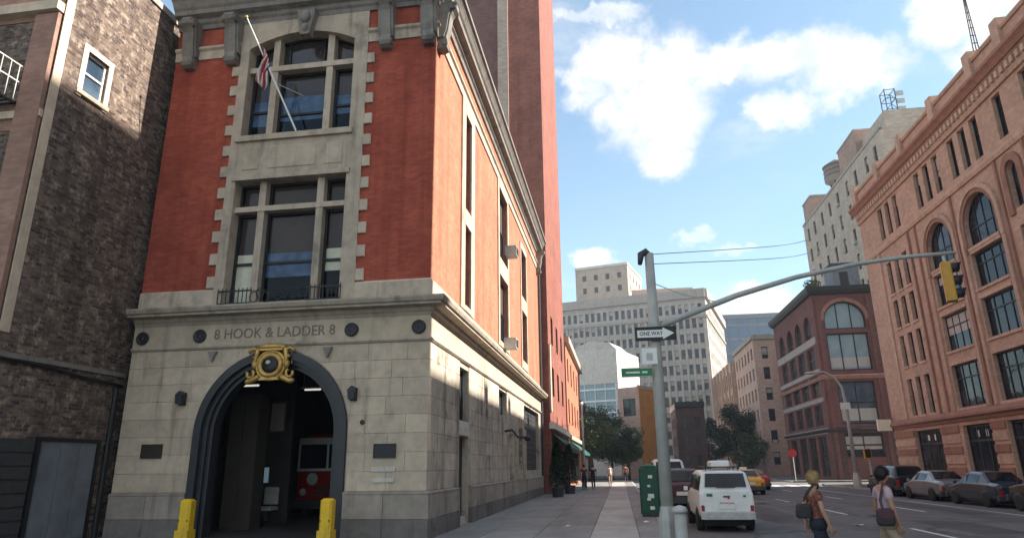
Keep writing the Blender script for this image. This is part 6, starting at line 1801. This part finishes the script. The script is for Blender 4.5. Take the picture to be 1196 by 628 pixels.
    if sub > 1:
        q = MB()
        for i in range(700):
            v0 = Vector(vs[rn.randrange(n_ * 1, n_ * (m__ + 1))]); cc = Vector(S(.018, 0, 1.635)); nrm_ = (v0 - cc).normalized()
            dn = (Vector((-.5, rn.uniform(-.4, .4), -1)) - nrm_ * (Vector((-.5, 0, -1)).dot(nrm_))).normalized(); sd_ = dn.cross(nrm_) * .004
            v0 = v0 + nrm_ * rn.uniform(.004, .014); L_ = rn.uniform(.03, .065)
            q.add([v0 + sd_, v0 - sd_, v0 + dn * L_ + nrm_ * rn.uniform(-.008, .012)], [(0, 1, 2)])
        link('hair_strands', q.mesh('hair_strands', M[hair]), t)['kind'] = 'stuff'
    for s in (-1, 1):
        q = MB(); q.ball(S(.108, s * .032, 1.628), .010 * k, .013 * k, .009 * k, 8, 5); link('eye', q.mesh('eye', M['black_paint']), t)
    q = MB(); q.ball(S(.117, 0, 1.582), .008 * k, .022 * k, .006 * k, 8, 5); link('mouth', q.mesh('mouth', M['lips']), t)
    return t
M['lips'] = plain_mat('lips', (.35, .12, .10), .5, bump=0)
M['hair_blond'] = plain_mat('hair_blond', (.42, .27, .12), .6, vary=.35, scale=30, bump=.4)
M['hair_dark'] = plain_mat('hair_dark', (.018, .012, .010), .5, vary=.3, scale=30, bump=.4)
M['brown_top'] = plain_mat('brown_top', (.20, .075, .055), .85, vary=.5, scale=22, bump=.2)
M['dark_jeans'] = plain_mat('dark_jeans', (.018, .020, .032), .85, vary=.2)
M['pink_shirt'] = plain_mat('pink_shirt', (.46, .35, .40), .85, vary=.08, scale=8, bump=.25)
M['khaki'] = plain_mat('khaki', (.36, .27, .20), .85, vary=.1, bump=.2)
M['bag_dark'] = plain_mat('bag_dark', (.035, .032, .034), .7, vary=.2, bump=.2)
M['strap_dark'] = plain_mat('strap_dark', (.08, .035, .045), .7)
M['white_cloth'] = plain_mat('white_cloth', (.62, .60, .58), .85)
WALK = {'arm': (((.02, -.23, 1.14), (.11, -.20, .91)), ((-.14, .22, 1.15), (-.10, .24, .91))),
        'leg': (((-.06, -.09, .50), (-.30, -.09, .16), (-.20, -.09, .05)), ((.20, .09, .51), (.26, .08, .09), (.42, .08, .04)))}
CALM = {'arm': (((.01, -.24, 1.13), (.08, -.22, .90)), ((-.06, .24, 1.14), (.02, .23, .90))),
        'leg': (((.12, -.09, .50), (.10, -.09, .09), (.26, -.09, .04)), ((-.04, .09, .50), (-.24, .09, .13), (-.10, .09, .04)))}
def bag_and_strap(parent, label, cat, world, rz, H, cx_, cy_, cz_, w_, h_, mat, strapmat, shoulder):
    """a soft bag hanging from a shoulder strap; it is held by the person, so it stays a thing of its own"""
    t = thing('shoulder_bag', label, cat, world, rz)
    q = MB(); q.smooth = True
    vs = []; fs = []; n_, m__ = 14, 8
    for i in range(m__ + 1):
        f = i / m__; z = cz_ + h_ * (f - .5); bulge = (.80, .96, 1.0, 1.0, .98, .95, .90, .84, .70)[i]
        for j in range(n_):
            a = 2 * PI * j / n_; sx = math.copysign(abs(math.cos(a)) ** .4, math.cos(a)); sy = math.copysign(abs(math.sin(a)) ** .7, math.sin(a))
            vs.append((cx_ + w_ * .5 * bulge * sx, cy_ + .07 * bulge * sy, z))
    for i in range(m__):
        for j in range(n_):
            j2 = (j + 1) % n_; fs.append((i * n_ + j, i * n_ + j2, (i + 1) * n_ + j2, (i + 1) * n_ + j))
    fs += [tuple(range(n_)), tuple(range(m__ * n_, (m__ + 1) * n_))]
    q.add(vs, fs); link('pouch', q.mesh('pouch', M[mat]), t)
    q = MB(); q.bevbox(cx_ - w_ * .44, cx_ + w_ * .44, cy_ - .078, cy_ + .05, cz_ - h_ * .05, cz_ + h_ * .47, .02); link('flap', q.mesh('flap', M[strapmat]), t)
    q = MB(); q.smooth = True
    for sgn, pth in shoulder.items():
        q = MB(); n2 = len(pth); vs = []; fs = []
        for i, p in enumerate(pth):
            tv = (Vector(pth[min(i + 1, n2 - 1)]) - Vector(pth[max(i - 1, 0)])).normalized()
            sd_ = tv.cross(Vector((0, p[1], .15))).normalized() * .022
            pv = Vector(p); vs += [pv + sd_, pv - sd_]
        for i in range(n2 - 1): fs.append((2 * i, 2 * i + 1, 2 * i + 3, 2 * i + 2))
        q.add(vs, fs); o = link('strap', q.mesh('strap', M[strapmat]), t)
        sd2 = o.modifiers.new('thickness', 'SOLIDIFY'); sd2.thickness = .006
    return t
WP, WR = (3.02, 11.8, 0), math.radians(4)
person('woman with short blond hair in a rust brown top and dark trousers crossing the road', WP, WR, 1.66, 'skin', 'brown_top', 'dark_jeans', 'hair_blond', WALK, female=True)
bag_and_strap(None, 'black handbag behind the hip of the woman in brown', 'bag', WP, WR, 1.7, -.21, -.05, 1.08, .24, .22, 'bag_dark', 'bag_dark', {0: [(-.2, -.06, 1.22), (-.155, -.17, 1.36), (-.06, -.205, 1.475), (.03, -.18, 1.475), (.02, -.10, 1.40)]})
MP, MR_ = (4.05, 11.8, 0), math.radians(2)
person('man with dark hair in a pale pink shirt and khaki shorts crossing the road', MP, MR_, 1.71, 'skin_tan', 'pink_shirt', 'khaki', 'hair_dark', CALM, shorts=True)
bag_and_strap(None, 'dark grey shoulder bag hanging at the hip of the man in pink', 'bag', MP, MR_, 1.76, -.12, -.25, 1.0, .26, .25, 'bag_dark', 'strap_dark', {0: [(-.14, -.25, 1.12), (-.13, -.19, 1.24), (-.09, -.185, 1.36), (-.02, -.12, 1.50), (.02, .0, 1.50), (.05, .06, 1.48)]})
for x_, y_, rz_, tp, bt_, lab in ((-2.6, 50.5, 1.4, 'bag_dark', 'dark_jeans', 'pedestrian in dark clothes beside the potted conifers'),
                               (-2.0, 51.5, 1.7, 'dark_jeans', 'dark_jeans', 'second pedestrian in dark clothes, right of the first'),
                               (-.9, 60.0, -1.5, 'white_cloth', 'khaki', 'pedestrian in a white shirt far along the left pavement'),
                               (.5, 70.0, 1.5, 'brown_top', 'dark_jeans', 'pedestrian in a brown top farthest along the left pavement')):
    person(lab, (x_, y_, .13), rz_, 1.74, 'skin', tp, bt_, 'hair_dark', CALM, sub=1, group='pedestrians far along the left pavement')

# ------------------------------------------------------------------ summer haze along the avenue
hz = MB(); hz.box(-720, 720, -520, 920, -1.05, 66)
hme = bpy.data.materials.new('haze'); hme.use_nodes = True
ht = hme.node_tree; ht.nodes.clear()
hv = ht.nodes.new('ShaderNodeVolumePrincipled'); ho_ = ht.nodes.new('ShaderNodeOutputMaterial')
hv.inputs['Color'].default_value = (0.86, 0.91, 1.0, 1); hv.inputs['Density'].default_value = 0.0006; hv.inputs['Anisotropy'].default_value = 0.2
ht.links.new(hv.outputs[0], ho_.inputs['Volume'])
hob = hz.build('haze', hme); tag(hob, kind='stuff')
